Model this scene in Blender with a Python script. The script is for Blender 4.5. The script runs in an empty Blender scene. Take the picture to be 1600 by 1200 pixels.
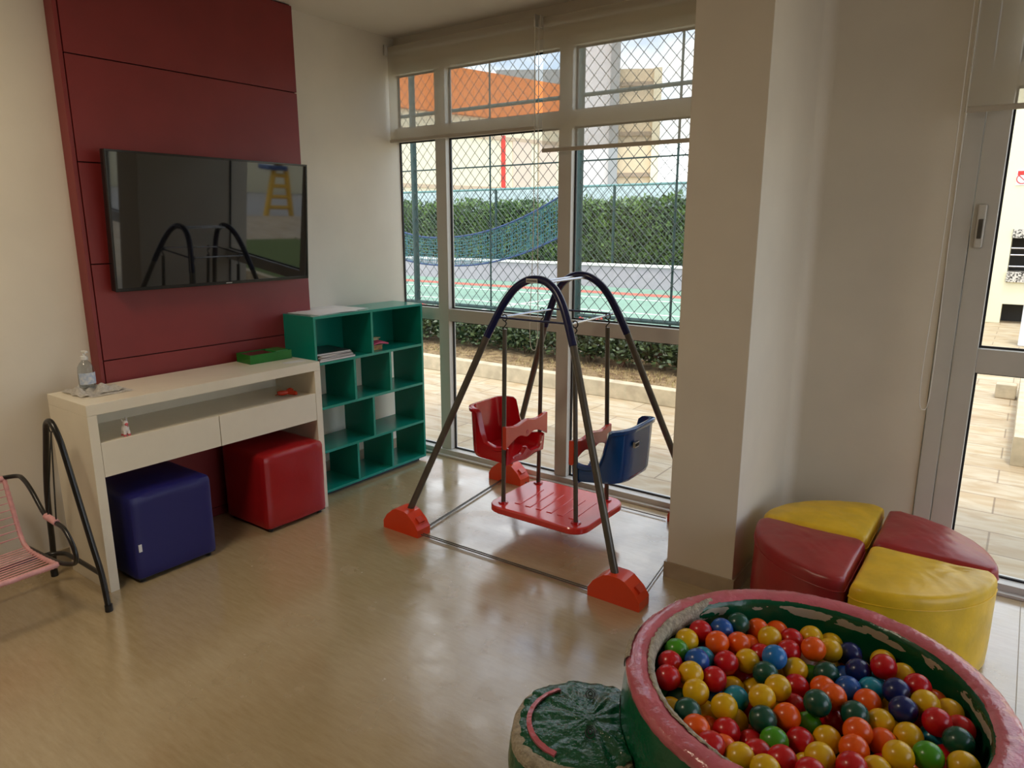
import bpy, bmesh, math, random
import numpy as np
from mathutils import Vector, Matrix, noise
random.seed(7)
R = math.radians
SC = bpy.context.scene
COL = SC.collection

# ------------------------------------------------------------------ camera
CAM_H = 1.6; PITCH = math.atan2(250, 1105.0); YAW = R(36)
cd = bpy.data.cameras.new('camera'); cam = bpy.data.objects.new('camera', cd); COL.objects.link(cam)
cd.sensor_fit = 'HORIZONTAL'; cd.sensor_width = 36.0; cd.lens = 36.0*1105/1600
cd.clip_start = 0.05; cd.clip_end = 300
cam.location = (0, 0, CAM_H); cam.rotation_euler = (R(90)-PITCH, 0, YAW)
SC.camera = cam

# ------------------------------------------------------------------ light, world, exposure
SC.view_settings.view_transform = 'Standard'; SC.view_settings.look = 'None'
SC.view_settings.gamma = 1; SC.view_settings.use_curve_mapping = False
SC.view_settings.exposure = 0.30
SKY_STRENGTH = 0.34; SUN_STRENGTH = 1.8
w = bpy.data.worlds.new('world'); SC.world = w; w.use_nodes = True
nt = w.node_tree; N = nt.nodes; L = nt.links
for n in list(N): N.remove(n)
out = N.new('ShaderNodeOutputWorld'); bg = N.new('ShaderNodeBackground'); sky = N.new('ShaderNodeTexSky')
sky.sky_type = 'NISHITA'; sky.sun_disc = False; sky.sun_elevation = R(62); sky.sun_rotation = R(180); sky.air_density = 1.0; sky.dust_density = 1.5
tc = N.new('ShaderNodeTexCoord'); mp = N.new('ShaderNodeMapping'); mp.inputs['Scale'].default_value = (1, 1, 2.6)
nz = N.new('ShaderNodeTexNoise'); nz.inputs['Scale'].default_value = 2.3; nz.inputs['Detail'].default_value = 8; nz.inputs['Roughness'].default_value = .55
cr = N.new('ShaderNodeValToRGB'); cr.color_ramp.elements[0].position = .42; cr.color_ramp.elements[1].position = .62
mx = N.new('ShaderNodeMix'); mx.data_type = 'RGBA'
mx.inputs['B'].default_value = (8.6, 8.4, 8.2, 1)
L.new(tc.outputs['Generated'], mp.inputs['Vector']); L.new(mp.outputs['Vector'], nz.inputs['Vector']); L.new(nz.outputs['Fac'], cr.inputs['Fac'])
L.new(cr.outputs['Color'], mx.inputs['Factor']); L.new(sky.outputs['Color'], mx.inputs['A']); L.new(mx.outputs['Result'], bg.inputs['Color'])
bg.inputs['Strength'].default_value = SKY_STRENGTH; L.new(bg.outputs['Background'], out.inputs['Surface'])
sd = bpy.data.lights.new('sun', 'SUN'); so = bpy.data.objects.new('sun', sd); COL.objects.link(so)
sd.energy = SUN_STRENGTH; sd.angle = R(6); sd.color = (1, .95, .86)
so.rotation_euler = Vector((.15, -.26, .95)).to_track_quat('Z', 'Y').to_euler()
def area(name, loc, rot, sx, sy, power, col=(1, 1, 1)):
    ld = bpy.data.lights.new(name, 'AREA'); ld.shape = 'RECTANGLE'; ld.size = sx; ld.size_y = sy; ld.energy = power; ld.color = col
    o = bpy.data.objects.new(name, ld); COL.objects.link(o); o.location = loc; o.rotation_euler = rot; return o
FILL_POWER = 21
area('added_fill_light', (-2.5, .2, 2.755), (0, 0, 0), .6, .6, FILL_POWER, (1, .84, .62))  # invented fill light, added overhead to brighten the left wall

# ------------------------------------------------------------------ materials
def mat(name, col, rough=.5, metal=0, spec=.5, var=0, vscale=8, bump=0, bscale=60, stretch=None, coat=0, col2=None, emis=None, bdist=.01):
    m = bpy.data.materials.new(name); m.use_nodes = True; t = m.node_tree; b = t.nodes['Principled BSDF']
    b.inputs['Base Color'].default_value = (*col, 1); b.inputs['Roughness'].default_value = rough
    b.inputs['Metallic'].default_value = metal; b.inputs['Specular IOR Level'].default_value = spec
    b.inputs['Coat Weight'].default_value = coat; b.inputs['Coat Roughness'].default_value = .1
    tcn = t.nodes.new('ShaderNodeTexCoord'); mpn = t.nodes.new('ShaderNodeMapping')
    t.links.new(tcn.outputs['Object'], mpn.inputs['Vector'])
    if stretch: mpn.inputs['Scale'].default_value = stretch
    if var or col2:
        n = t.nodes.new('ShaderNodeTexNoise'); n.inputs['Scale'].default_value = vscale; n.inputs['Detail'].default_value = 6
        t.links.new(mpn.outputs['Vector'], n.inputs['Vector'])
        r = t.nodes.new('ShaderNodeValToRGB'); c2 = col2 or tuple(max(0, c*(1-var)) for c in col); c1 = col if col2 else tuple(min(1, c*(1+var)) for c in col)
        r.color_ramp.elements[0].color = (*c2, 1); r.color_ramp.elements[1].color = (*c1, 1)
        r.color_ramp.elements[0].position = .35; r.color_ramp.elements[1].position = .65
        t.links.new(n.outputs['Fac'], r.inputs['Fac']); t.links.new(r.outputs['Color'], b.inputs['Base Color'])
    if bump:
        n = t.nodes.new('ShaderNodeTexNoise'); n.inputs['Scale'].default_value = bscale; n.inputs['Detail'].default_value = 5
        t.links.new(mpn.outputs['Vector'], n.inputs['Vector'])
        bp = t.nodes.new('ShaderNodeBump'); bp.inputs['Strength'].default_value = bump; bp.inputs['Distance'].default_value = bdist
        t.links.new(n.outputs['Fac'], bp.inputs['Height']); t.links.new(bp.outputs['Normal'], b.inputs['Normal'])
    if emis:
        b.inputs['Emission Color'].default_value = (*emis[0], 1); b.inputs['Emission Strength'].default_value = emis[1]
    return m
M = {}
M['wall'] = mat('wall_paint', (.76, .70, .59), .62, var=.03, vscale=3, bump=.04, bscale=120)
M['ceiling'] = mat('ceiling_paint', (.72, .67, .58), .8, var=.02, vscale=2)
M['tilebase'] = mat('baseboard_tile', (.42, .34, .24), .35, var=.08, vscale=10)
M['red_panel'] = mat('red_lacquer', (.215, .022, .022), .42, var=.05, vscale=5)
M['groove'] = mat('groove_dark_red', (.03, .003, .003), .8)
M['frame'] = mat('white_aluminium', (.62, .60, .55), .32, var=.02)
M['gasket'] = mat('black_gasket', (.012, .012, .013), .6)
M['tv'] = mat('tv_bezel', (.010, .010, .010), .18)
M['screen'] = mat('tv_screen', (.006, .0065, .007), .03, spec=1.0)
M['chrome'] = mat('grey_trim', (.5, .5, .52), .25, metal=.9)
M['cream'] = mat('cream_laminate', (.86, .79, .64), .28, var=.02)
M['teal'] = mat('teal_laminate', (.006, .27, .20), .22, var=.03, vscale=4)
M['bluevinyl'] = mat('navy_vinyl', (.009, .009, .12), .42, bump=.15, bscale=9)
M['redvinyl'] = mat('red_vinyl', (.36, .010, .013), .30, bump=.3, bscale=9)
M['redvinyl2'] = mat('worn_red_vinyl', (.36, .028, .03), .32, var=.10, vscale=7, bump=.25, bscale=11)
M['yellowvinyl'] = mat('worn_yellow_vinyl', (.80, .50, .018), .36, var=.12, vscale=9, bump=.35, bscale=11)
M['white'] = mat('white_tag', (.8, .8, .8), .5)
M['black'] = mat('black_plastic', (.01, .01, .01), .4)
M['blackmetal'] = mat('black_painted_steel', (.014, .013, .012), .28)
M['navymetal'] = mat('navy_painted_steel', (.008, .012, .07), .22)
M['steel'] = mat('galvanised_steel', (.125, .112, .092), .34, metal=.4, var=.1, vscale=20)  # base colour darkened to stand in for the poles being backlit
M['orange'] = mat('orange_plastic', (.80, .055, .008), .28, coat=.2)
M['redplastic'] = mat('red_plastic', (.52, .006, .012), .20, coat=.35)
M['redbar'] = mat('orange_red_plastic', (.62, .05, .02), .24, coat=.3)
M['platform'] = mat('coral_red_plastic', (.72, .035, .03), .20, coat=.4)
M['blueplastic'] = mat('blue_plastic', (.008, .06, .22), .20, coat=.35)
M['pinkcord'] = mat('pink_cord', (.72, .36, .37), .45, var=.1, vscale=40)
M['pinkvinyl'] = mat('pink_vinyl', (.58, .13, .17), .17, var=.10, vscale=14, bump=.55, bscale=30, bdist=.012, coat=.5)
M['greenvinyl'] = mat('green_vinyl', (.003, .10, .04), .18, var=.08, bump=.7, bscale=15, bdist=.012)
M['cloth'] = mat('beige_backing_cloth', (.42, .36, .27), .9, var=.25, vscale=60, bump=.8, bscale=130)
M['paper'] = mat('paper', (.80, .78, .76), .6)
M['bottle_plastic'] = None
M['green_lego'] = mat('green_box_plastic', (.012, .16, .02), .25, var=.1)
M['redtoy'] = mat('red_toy', (.60, .045, .012), .4)
M['asphalt'] = mat('ground', (.35, .34, .32), .9, var=.1)
M['curb'] = mat('planter_stone', (.50, .42, .29), .8, var=.15, vscale=9)
M['soil'] = mat('dry_grass_soil', (.33, .23, .11), .95, col2=(.13, .075, .035), vscale=12, bump=1, bscale=70)
M['lawn'] = mat('lawn', (.16, .22, .05), .95, col2=(.07, .10, .03), vscale=40, bump=1, bscale=120)
M['court'] = mat('court_green', (.20, .33, .25), .7, var=.05, vscale=2)
M['courtred'] = mat('court_red', (.50, .13, .09), .7)
M['courtwhite'] = mat('court_line', (.75, .75, .70), .7)
M['greywall'] = mat('lilac_grey_wall', (.38, .35, .37), .8, var=.05)
M['whitetop'] = mat('white_concrete', (.78, .77, .73), .7, var=.04)
M['palewall'] = mat('pale_blue_wall', (.55, .66, .66), .7)
M['fence'] = mat('green_fence_paint', (.010, .038, .034), .55)
M['wire'] = mat('fence_wire', (.025, .038, .034), .6)
M['net'] = mat('blue_green_net', (.06, .17, .20), .7)
M['leaf'] = mat('hedge_leaf', (.17, .28, .06), .5, col2=(.05, .11, .035), vscale=3)
M['leaf2'] = mat('shrub_leaf', (.075, .11, .03), .45, col2=(.018, .035, .014), vscale=9)
M['twig'] = mat('twig', (.14, .09, .05), .8)
M['flower'] = mat('pink_flower', (.75, .18, .16), .6, var=.2, vscale=30)
M['orangewall'] = mat('orange_facade', (.80, .22, .04), .7)
M['creamwall'] = mat('cream_facade', (.80, .72, .50), .8, var=.04)
M['whitewall'] = mat('white_facade', (.78, .78, .78), .8, var=.05, vscale=.5)
M['beigewall'] = mat('beige_facade', (.68, .55, .36), .8, var=.04)
M['greyroof'] = mat('grey_roof', (.33, .35, .35), .8)
M['bbqwall'] = mat('bbq_plaster', (.78, .72, .50), .7)
M['bbqblack'] = mat('bbq_black', (.008, .008, .008), .6)
M['yellowplastic'] = mat('yellow_plastic', (.80, .45, .02), .35)
M['recess_shade'] = mat('dark_recess', (.03, .028, .025), .9)  # near-black colour standing in for shade inside the barbecue openings

def granite():
    m = mat('speckled_granite', (.6, .56, .5), .3); t = m.node_tree; b = t.nodes['Principled BSDF']
    v = t.nodes.new('ShaderNodeTexVoronoi'); v.inputs['Scale'].default_value = 55; r = t.nodes.new('ShaderNodeValToRGB')
    tcn = t.nodes.new('ShaderNodeTexCoord'); t.links.new(tcn.outputs['Object'], v.inputs['Vector'])
    r.color_ramp.elements[0].color = (.04, .035, .03, 1); r.color_ramp.elements[1].color = (.65, .6, .52, 1); r.color_ramp.elements[0].position = .2; r.color_ramp.elements[1].position = .6
    sp = t.nodes.new('ShaderNodeSeparateColor'); t.links.new(v.outputs['Color'], sp.inputs['Color']); t.links.new(sp.outputs['Red'], r.inputs['Fac']); t.links.new(r.outputs['Color'], b.inputs['Base Color'])
    return m
M['granite'] = granite()

def floor_mat():
    m = mat('beige_vinyl_sheet', (.36, .29, .19), .3); t = m.node_tree; b = t.nodes['Principled BSDF']
    tcn = t.nodes.new('ShaderNodeTexCoord'); mpn = t.nodes.new('ShaderNodeMapping'); t.links.new(tcn.outputs['Object'], mpn.inputs['Vector'])
    mpn.inputs['Rotation'].default_value = (0, 0, R(4)); mpn.inputs['Scale'].default_value = (1, 5.5, 1)
    n = t.nodes.new('ShaderNodeTexNoise'); n.inputs['Scale'].default_value = 9; n.inputs['Detail'].default_value = 9; n.inputs['Roughness'].default_value = .7
    t.links.new(mpn.outputs['Vector'], n.inputs['Vector'])
    r = t.nodes.new('ShaderNodeValToRGB'); r.color_ramp.elements[0].color = (.40, .295, .155, 1); r.color_ramp.elements[1].color = (.49, .38, .22, 1)
    r.color_ramp.elements[0].position = .3; r.color_ramp.elements[1].position = .7
    t.links.new(n.outputs['Fac'], r.inputs['Fac']); t.links.new(r.outputs['Color'], b.inputs['Base Color'])
    n2 = t.nodes.new('ShaderNodeTexNoise'); n2.inputs['Scale'].default_value = 5; n2.inputs['Detail'].default_value = 8; t.links.new(tcn.outputs['Object'], n2.inputs['Vector'])
    r2 = t.nodes.new('ShaderNodeMapRange'); r2.inputs['From Min'].default_value = .3; r2.inputs['From Max'].default_value = .7; r2.inputs['To Min'].default_value = .10; r2.inputs['To Max'].default_value = .30
    t.links.new(n2.outputs['Fac'], r2.inputs['Value']); t.links.new(r2.outputs['Result'], b.inputs['Roughness'])
    n3 = t.nodes.new('ShaderNodeTexNoise'); n3.inputs['Scale'].default_value = 9; n3.inputs['Detail'].default_value = 8; n3.inputs['Roughness'].default_value = .65; t.links.new(tcn.outputs['Object'], n3.inputs['Vector'])
    bp = t.nodes.new('ShaderNodeBump'); bp.inputs['Strength'].default_value = .22; bp.inputs['Distance'].default_value = .004
    t.links.new(n3.outputs['Fac'], bp.inputs['Height']); t.links.new(bp.outputs['Normal'], b.inputs['Normal'])
    b.inputs['Specular IOR Level'].default_value = .8; b.inputs['Coat Weight'].default_value = 1; b.inputs['Coat IOR'].default_value = 1.7; t.links.new(r2.outputs['Result'], b.inputs['Coat Roughness']); t.links.new(bp.outputs['Normal'], b.inputs['Coat Normal'])
    return m
M['floor'] = floor_mat()

def patio_mat():
    m = mat('stone_patio_tiles', (.6, .5, .36), .55); t = m.node_tree; b = t.nodes['Principled BSDF']
    tcn = t.nodes.new('ShaderNodeTexCoord'); br = t.nodes.new('ShaderNodeTexBrick'); t.links.new(tcn.outputs['Object'], br.inputs['Vector'])
    br.inputs['Scale'].default_value = 1; br.inputs['Brick Width'].default_value = .60; br.inputs['Row Height'].default_value = .30
    br.inputs['Mortar Size'].default_value = .005; br.inputs['Color1'].default_value = (.52, .44, .31, 1); br.inputs['Color2'].default_value = (.44, .36, .25, 1); br.inputs['Mortar'].default_value = (.26, .20, .13, 1)
    n = t.nodes.new('ShaderNodeTexNoise'); n.inputs['Scale'].default_value = 3; n.inputs['Detail'].default_value = 9; n.inputs['Distortion'].default_value = 1.2
    mpn = t.nodes.new('ShaderNodeMapping'); mpn.inputs['Scale'].default_value = (1, 3, 1); t.links.new(tcn.outputs['Object'], mpn.inputs['Vector']); t.links.new(mpn.outputs['Vector'], n.inputs['Vector'])
    r = t.nodes.new('ShaderNodeValToRGB'); r.color_ramp.elements[0].color = (.75, .62, .45, 1); r.color_ramp.elements[1].color = (1, 1, 1, 1); r.color_ramp.elements[0].position = .35; r.color_ramp.elements[1].position = .62
    t.links.new(n.outputs['Fac'], r.inputs['Fac'])
    mxn = t.nodes.new('ShaderNodeMix'); mxn.data_type = 'RGBA'; mxn.blend_type = 'MULTIPLY'; mxn.inputs['Factor'].default_value = .8
    t.links.new(br.outputs['Color'], mxn.inputs['A']); t.links.new(r.outputs['Color'], mxn.inputs['B']); t.links.new(mxn.outputs['Result'], b.inputs['Base Color'])
    return m
M['patio'] = patio_mat()

def glass_mat(name, tint=(.93, .96, .95), ior=1.5):
    m = bpy.data.materials.new(name); m.use_nodes = True; t = m.node_tree
    for n in list(t.nodes): t.nodes.remove(n)
    o = t.nodes.new('ShaderNodeOutputMaterial'); tr = t.nodes.new('ShaderNodeBsdfTransparent'); gl = t.nodes.new('ShaderNodeBsdfGlossy'); f = t.nodes.new('ShaderNodeLayerWeight'); pw = t.nodes.new('ShaderNodeMath'); mr = t.nodes.new('ShaderNodeMath'); x = t.nodes.new('ShaderNodeMixShader')
    tr.inputs['Color'].default_value = (*tint, 1); gl.inputs['Roughness'].default_value = .02; f.inputs['Blend'].default_value = .5; pw.operation = 'POWER'; pw.inputs[1].default_value = 5; mr.operation = 'MULTIPLY_ADD'; mr.inputs[1].default_value = .9; mr.inputs[2].default_value = .05; t.links.new(f.outputs['Facing'], pw.inputs[0]); t.links.new(pw.outputs[0], mr.inputs[0])
    t.links.new(mr.outputs[0], x.inputs['Fac']); t.links.new(tr.outputs['BSDF'], x.inputs[1]); t.links.new(gl.outputs['BSDF'], x.inputs[2]); t.links.new(x.outputs['Shader'], o.inputs['Surface'])
    return m
M['glass'] = glass_mat('window_glass')
M['bottle_plastic'] = glass_mat('clear_bottle_plastic', (.80, .84, .86), 1.45)

def blind_mat():
    m = bpy.data.materials.new('sheer_blind_fabric'); m.use_nodes = True; t = m.node_tree
    for n in list(t.nodes): t.nodes.remove(n)
    o = t.nodes.new('ShaderNodeOutputMaterial'); tr = t.nodes.new('ShaderNodeBsdfTransparent'); d = t.nodes.new('ShaderNodeBsdfDiffuse'); tl = t.nodes.new('ShaderNodeBsdfTranslucent')
    x = t.nodes.new('ShaderNodeMixShader'); y = t.nodes.new('ShaderNodeMixShader')
    d.inputs['Color'].default_value = (.72, .66, .54, 1); tl.inputs['Color'].default_value = (.46, .43, .36, 1); tr.inputs['Color'].default_value = (1, .99, .97, 1)
    x.inputs['Fac'].default_value = .22; y.inputs['Fac'].default_value = .46
    t.links.new(d.outputs['BSDF'], x.inputs[1]); t.links.new(tl.outputs['BSDF'], x.inputs[2]); t.links.new(x.outputs['Shader'], y.inputs[1]); t.links.new(tr.outputs['BSDF'], y.inputs[2]); t.links.new(y.outputs['Shader'], o.inputs['Surface'])
    return m
M['blind'] = blind_mat()

def tornvinyl():
    # green vinyl whose upper band has worn through to the beige backing cloth
    m = mat('torn_green_vinyl', (.003, .085, .035), .22, bump=.45, bscale=14, bdist=.012); t = m.node_tree; b = t.nodes['Principled BSDF']
    tcn = t.nodes.new('ShaderNodeTexCoord'); sp = t.nodes.new('ShaderNodeSeparateXYZ'); t.links.new(tcn.outputs['Object'], sp.inputs['Vector'])
    n = t.nodes.new('ShaderNodeTexNoise'); n.inputs['Scale'].default_value = 9; n.inputs['Detail'].default_value = 4; mpn = t.nodes.new('ShaderNodeMapping'); mpn.inputs['Scale'].default_value = (1, 1, 1.6)
    t.links.new(tcn.outputs['Object'], mpn.inputs['Vector']); t.links.new(mpn.outputs['Vector'], n.inputs['Vector'])
    mr = t.nodes.new('ShaderNodeMapRange'); mr.inputs['From Min'].default_value = .045; mr.inputs['From Max'].default_value = .012; mr.clamp = True
    ab = t.nodes.new('ShaderNodeMath'); ab.operation = 'SUBTRACT'; ab.inputs[1].default_value = .315; t.links.new(sp.outputs['Z'], ab.inputs[0])
    a2 = t.nodes.new('ShaderNodeMath'); a2.operation = 'ABSOLUTE'; t.links.new(ab.outputs[0], a2.inputs[0]); t.links.new(a2.outputs[0], mr.inputs['Value'])
    ad = t.nodes.new('ShaderNodeMath'); ad.operation = 'MULTIPLY'; t.links.new(mr.outputs['Result'], ad.inputs[0]); t.links.new(n.outputs['Fac'], ad.inputs[1])
    gt = t.nodes.new('ShaderNodeMath'); gt.operation = 'GREATER_THAN'; gt.inputs[1].default_value = .50; t.links.new(ad.outputs[0], gt.inputs[0])
    mxn = t.nodes.new('ShaderNodeMix'); mxn.data_type = 'RGBA'; mxn.inputs['A'].default_value = (.003, .085, .035, 1); mxn.inputs['B'].default_value = (.42, .36, .27, 1)
    t.links.new(gt.outputs[0], mxn.inputs['Factor']); t.links.new(mxn.outputs['Result'], b.inputs['Base Color'])
    mr2 = t.nodes.new('ShaderNodeMapRange'); mr2.inputs['To Min'].default_value = .22; mr2.inputs['To Max'].default_value = .9; t.links.new(gt.outputs[0], mr2.inputs['Value']); t.links.new(mr2.outputs['Result'], b.inputs['Roughness'])
    return m
M['torngreen'] = tornvinyl()
BALLC = {'R': ('red', (.55, .005, .010)), 'Y': ('yellow', (.74, .43, .005)), 'O': ('orange', (.84, .105, .004)), 'B': ('blue', (.010, .085, .36)),
         'S': ('sky blue', (.012, .17, .50)), 'N': ('navy blue', (.006, .015, .12)), 'C': ('light blue', (.008, .27, .42)), 'G': ('dark green', (.006, .075, .045)),
         'L': ('light green', (.06, .30, .01)), 'P': ('pale pink', (.72, .36, .24))}
for k, (nm, c) in BALLC.items(): M['ball'+k] = mat(nm.replace(' ', '_')+'_ball_plastic', c, .26, coat=.1, bump=.03, bscale=30)

# ------------------------------------------------------------------ mesh helpers
def box(bm, x0, x1, y0, y1, z0, z1, bev=0, seg=2, rot=None, piv=None):
    r = bmesh.ops.create_cube(bm, size=1.0); vs = r['verts']
    for v in vs: v.co = Vector(((x0+x1)/2+v.co.x*(x1-x0), (y0+y1)/2+v.co.y*(y1-y0), (z0+z1)/2+v.co.z*(z1-z0)))
    if bev > 0:
        es = list({e for v in vs for e in v.link_edges})
        rr = bmesh.ops.bevel(bm, geom=es, offset=bev, segments=seg, affect='EDGES', profile=.5)
        vs = list(set(rr['verts']) | {v for f in rr['faces'] for v in f.verts})
        vs = list({v for v0 in vs for f in v0.link_faces for v in f.verts})
    if rot is not None: bmesh.ops.transform(bm, matrix=Matrix.Translation(piv) @ rot @ Matrix.Translation(-Vector(piv)), verts=vs)
    return vs
def tube(bm, pts, r, n=12, closed=False, cap=True):
    P = [Vector(p) for p in pts]; k = len(P); rings = []; rad = r if hasattr(r, '__len__') else [r]*k; prev = None
    for i in range(k):
        a = P[i-1] if (i > 0 or closed) else P[i]; b = P[(i+1) % k] if (i < k-1 or closed) else P[i]
        t = (b-a).normalized()
        if prev is None:
            u = t.cross(Vector((0, 0, 1)));  u = t.cross(Vector((1, 0, 0))) if u.length < .1 else u
        else: u = prev - t*prev.dot(t)
        u.normalize(); v = t.cross(u); prev = u
        rings.append([bm.verts.new(P[i]+(u*math.cos(2*math.pi*j/n)+v*math.sin(2*math.pi*j/n))*rad[i]) for j in range(n)])
    m = k if closed else k-1
    for i in range(m):
        A, B = rings[i], rings[(i+1) % k]
        for j in range(n): bm.faces.new((A[j], A[(j+1) % n], B[(j+1) % n], B[j]))
    if cap and not closed: bm.faces.new(rings[0][::-1]); bm.faces.new(rings[-1])
def loft(bm, rings, capa=True, capb=True, closed=True):
    V = [[bm.verts.new(p) for p in r] for r in rings]; n = len(V[0])
    for i in range(len(V)-1):
        for j in range(n if closed else n-1): bm.faces.new((V[i][j], V[i][(j+1) % n], V[i+1][(j+1) % n], V[i+1][j]))
    if capa: bm.faces.new(V[0][::-1])
    if capb: bm.faces.new(V[-1])
    return V
def lathe(bm, prof, c, n=32, a0=0, a1=2*math.pi, fn=None):
    full = abs(a1-a0-2*math.pi) < 1e-6; k = n if full else n+1; rings = []
    for i in range(k):
        a = a0+(a1-a0)*i/n; ring = []
        for j, (r, z) in enumerate(prof):
            rr, zz = (r, z) if fn is None else fn(a, r, z, j)
            ring.append(bm.verts.new((c[0]+rr*math.cos(a), c[1]+rr*math.sin(a), c[2]+zz)))
        rings.append(ring)
    for i in range(n):
        A, B = rings[i], rings[(i+1) % k]
        for j in range(len(prof)-1): bm.faces.new((A[j], B[j], B[j+1], A[j+1]))
def cr_spline(pts, m=8):
    P = [Vector(p) for p in pts]; P = [P[0]*2-P[1]]+P+[P[-1]*2-P[-2]]; o = []
    for i in range(1, len(P)-2):
        a, b, c, d = P[i-1:i+3]
        for j in range(m):
            t = j/m; o.append(.5*((2*b)+(c-a)*t+(2*a-5*b+4*c-d)*t*t+(3*b-a-3*c+d)*t**3))
    o.append(P[-2]); return o
def root_loc(p):
    while p.parent is not None: p = p.parent
    return Vector(p.location)
def obj(name, bm, m, parent=None, smooth=True, ang=38, kind=None, label=None):
    bmesh.ops.recalc_face_normals(bm, faces=bm.faces[:])
    if smooth:
        for f in bm.faces: f.smooth = True
        for e in bm.edges:
            if len(e.link_faces) == 2 and e.calc_face_angle(0) > R(ang): e.smooth = False
    if parent is not None: org = root_loc(parent)
    else:
        xs = [v.co for v in bm.verts]; lo = [min(c[i] for c in xs) for i in range(3)]; hi = [max(c[i] for c in xs) for i in range(3)]
        org = Vector(((lo[0]+hi[0])/2, (lo[1]+hi[1])/2, lo[2]))
    bmesh.ops.translate(bm, vec=-org, verts=bm.verts[:])
    me = bpy.data.meshes.new(name); bm.to_mesh(me); bm.free()
    o = bpy.data.objects.new(name, me); COL.objects.link(o)
    for mm in (m if isinstance(m, (list, tuple)) else [m]): me.materials.append(mm)
    if smooth and len(me.polygons) < 1500: wn = o.modifiers.new('weighted_normals', 'WEIGHTED_NORMAL'); wn.keep_sharp = True
    if parent is not None: o.parent = parent
    else: o.location = org
    if kind: o['kind'] = kind
    if label: o['label'] = label
    return o
def tag(o, label, cat, group=None):
    o['label'] = label; o['category'] = cat
    if group: o['group'] = group
    return o
def thing(name, label, cat, loc, group=None):
    o = bpy.data.objects.new(name, None); COL.objects.link(o); o.location = loc; o.empty_display_size = .1
    return tag(o, label, cat, group)
def sroot(name, loc):
    o = bpy.data.objects.new(name, None); COL.objects.link(o); o.location = loc; o['kind'] = 'structure'; return o
def BM(): return bmesh.new()
def sbox(name, m, *a, kind='structure', parent=None, bev=0, **k):
    bm = BM(); box(bm, *a, bev=bev); return obj(name, bm, m, parent, kind=kind if parent is None else None, **k)

WL, WY, CH = -3.60, 3.62, 2.79      # left wall, window plane, ceiling height
RX, BY = 2.7, -3.3
# ------------------------------------------------------------------ room shell
sbox('floor', M['floor'], WL-.2, RX+.2, BY-.2, WY+.03, -.1, 0)
sbox('ceiling', M['ceiling'], WL-.2, RX+.2, BY-.2, WY+.25, CH, CH+.15)
sbox('wall_left', M['wall'], WL-.2, WL, BY-.2, WY+.03, 0, CH)
# wall above the windows and solid stretches of the window wall
def wall_front():
    bm = BM()
    box(bm, WL, RX, WY, WY+.09, 2.62, CH)
    box(bm, -.89, -.305, WY, WY+.2, 0, 2.62)
    fr = .055; arc = [(-.887+fr-fr*math.cos(R(t)), WY-fr+fr*math.sin(R(t))) for t in range(0, 91, 10)]
    pl = arc+[(-.887+fr, WY+.002), (-.8875, WY+.002), (-.8875, WY-fr)]
    loft(bm, [[(x, y, .0) for x, y in pl], [(x, y, CH) for x, y in pl]])
    box(bm, 2.2, RX+.2, WY, WY+.2, 0, 2.62)
    return obj('wall_front', bm, M['wall'], kind='structure')
wall_front()
bm = BM(); box(bm, -1.195, -.887, 2.867, WY+.2, 0, CH, bev=.004); obj('wall_pillar', bm, M['wall'], kind='structure')
M['backwall'] = mat('bounce_cutting_brown', (.26, .20, .14), .7, var=.03)  # unseen walls given a dark colour to cut bounce light on the pillar
sbox('wall_back', M['backwall'], WL-.2, RX+.2, BY-.2, BY, 0, CH)
bm = BM(); box(bm, RX, RX+.2, BY-.2, WY+.2, 0, .12); box(bm, RX, RX+.2, BY-.2, WY+.2, 2.55, CH); box(bm, RX, RX+.2, BY-.2, .7, .12, 2.55); box(bm, RX, RX+.2, 3.3, WY+.2, .12, 2.55)
obj('wall_right', bm, M['backwall'], kind='structure')
w2 = sroot('window_2', (RX+.1, .7, .12))
for q in ((.7, .76), (1.96, 2.04), (3.24, 3.3)):
    bm = BM(); box(bm, RX+.04, RX+.1, q[0], q[1], .12, 2.55, bev=.003); obj('mullion', bm, M['frame'], w2)
bm = BM(); box(bm, RX+.04, RX+.1, .7, 3.3, .12, .17); box(bm, RX+.04, RX+.1, .7, 3.3, 2.5, 2.55); obj('window_frame', bm, M['frame'], w2)
# baseboards of beige tile
bm = BM(); box(bm, WL, WL+.012, BY, 1.50, 0, .075); box(bm, WL, WL+.012, 2.80, WY-.05, 0, .075); obj('baseboard_left', bm, M['tilebase'], kind='structure')
bm = BM(); box(bm, -1.205, -.877, 2.857, 2.8665, 0, .075); box(bm, -.8865, -.877, 2.8665, WY-.05, 0, .075); box(bm, -1.205, -1.1955, 2.8665, WY-.06, 0, .075); obj('baseboard_pillar', bm, M['tilebase'], kind='structure')
bm = BM(); box(bm, -.84, -.305, WY-.012, WY-.0005, 0, .075); obj('baseboard_front', bm, M['tilebase'], kind='structure')
# sheet seams of the vinyl floor
bm = BM()
for (a, b) in (((-3.2, -.2), (-1.35, 2.9)),):
    pass
box(bm, .148, .151, -2, 3.55, 0, .0006)
obj('trim_1', bm, mat('floor_seam', (.30, .24, .15), .5), kind='structure')

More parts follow.
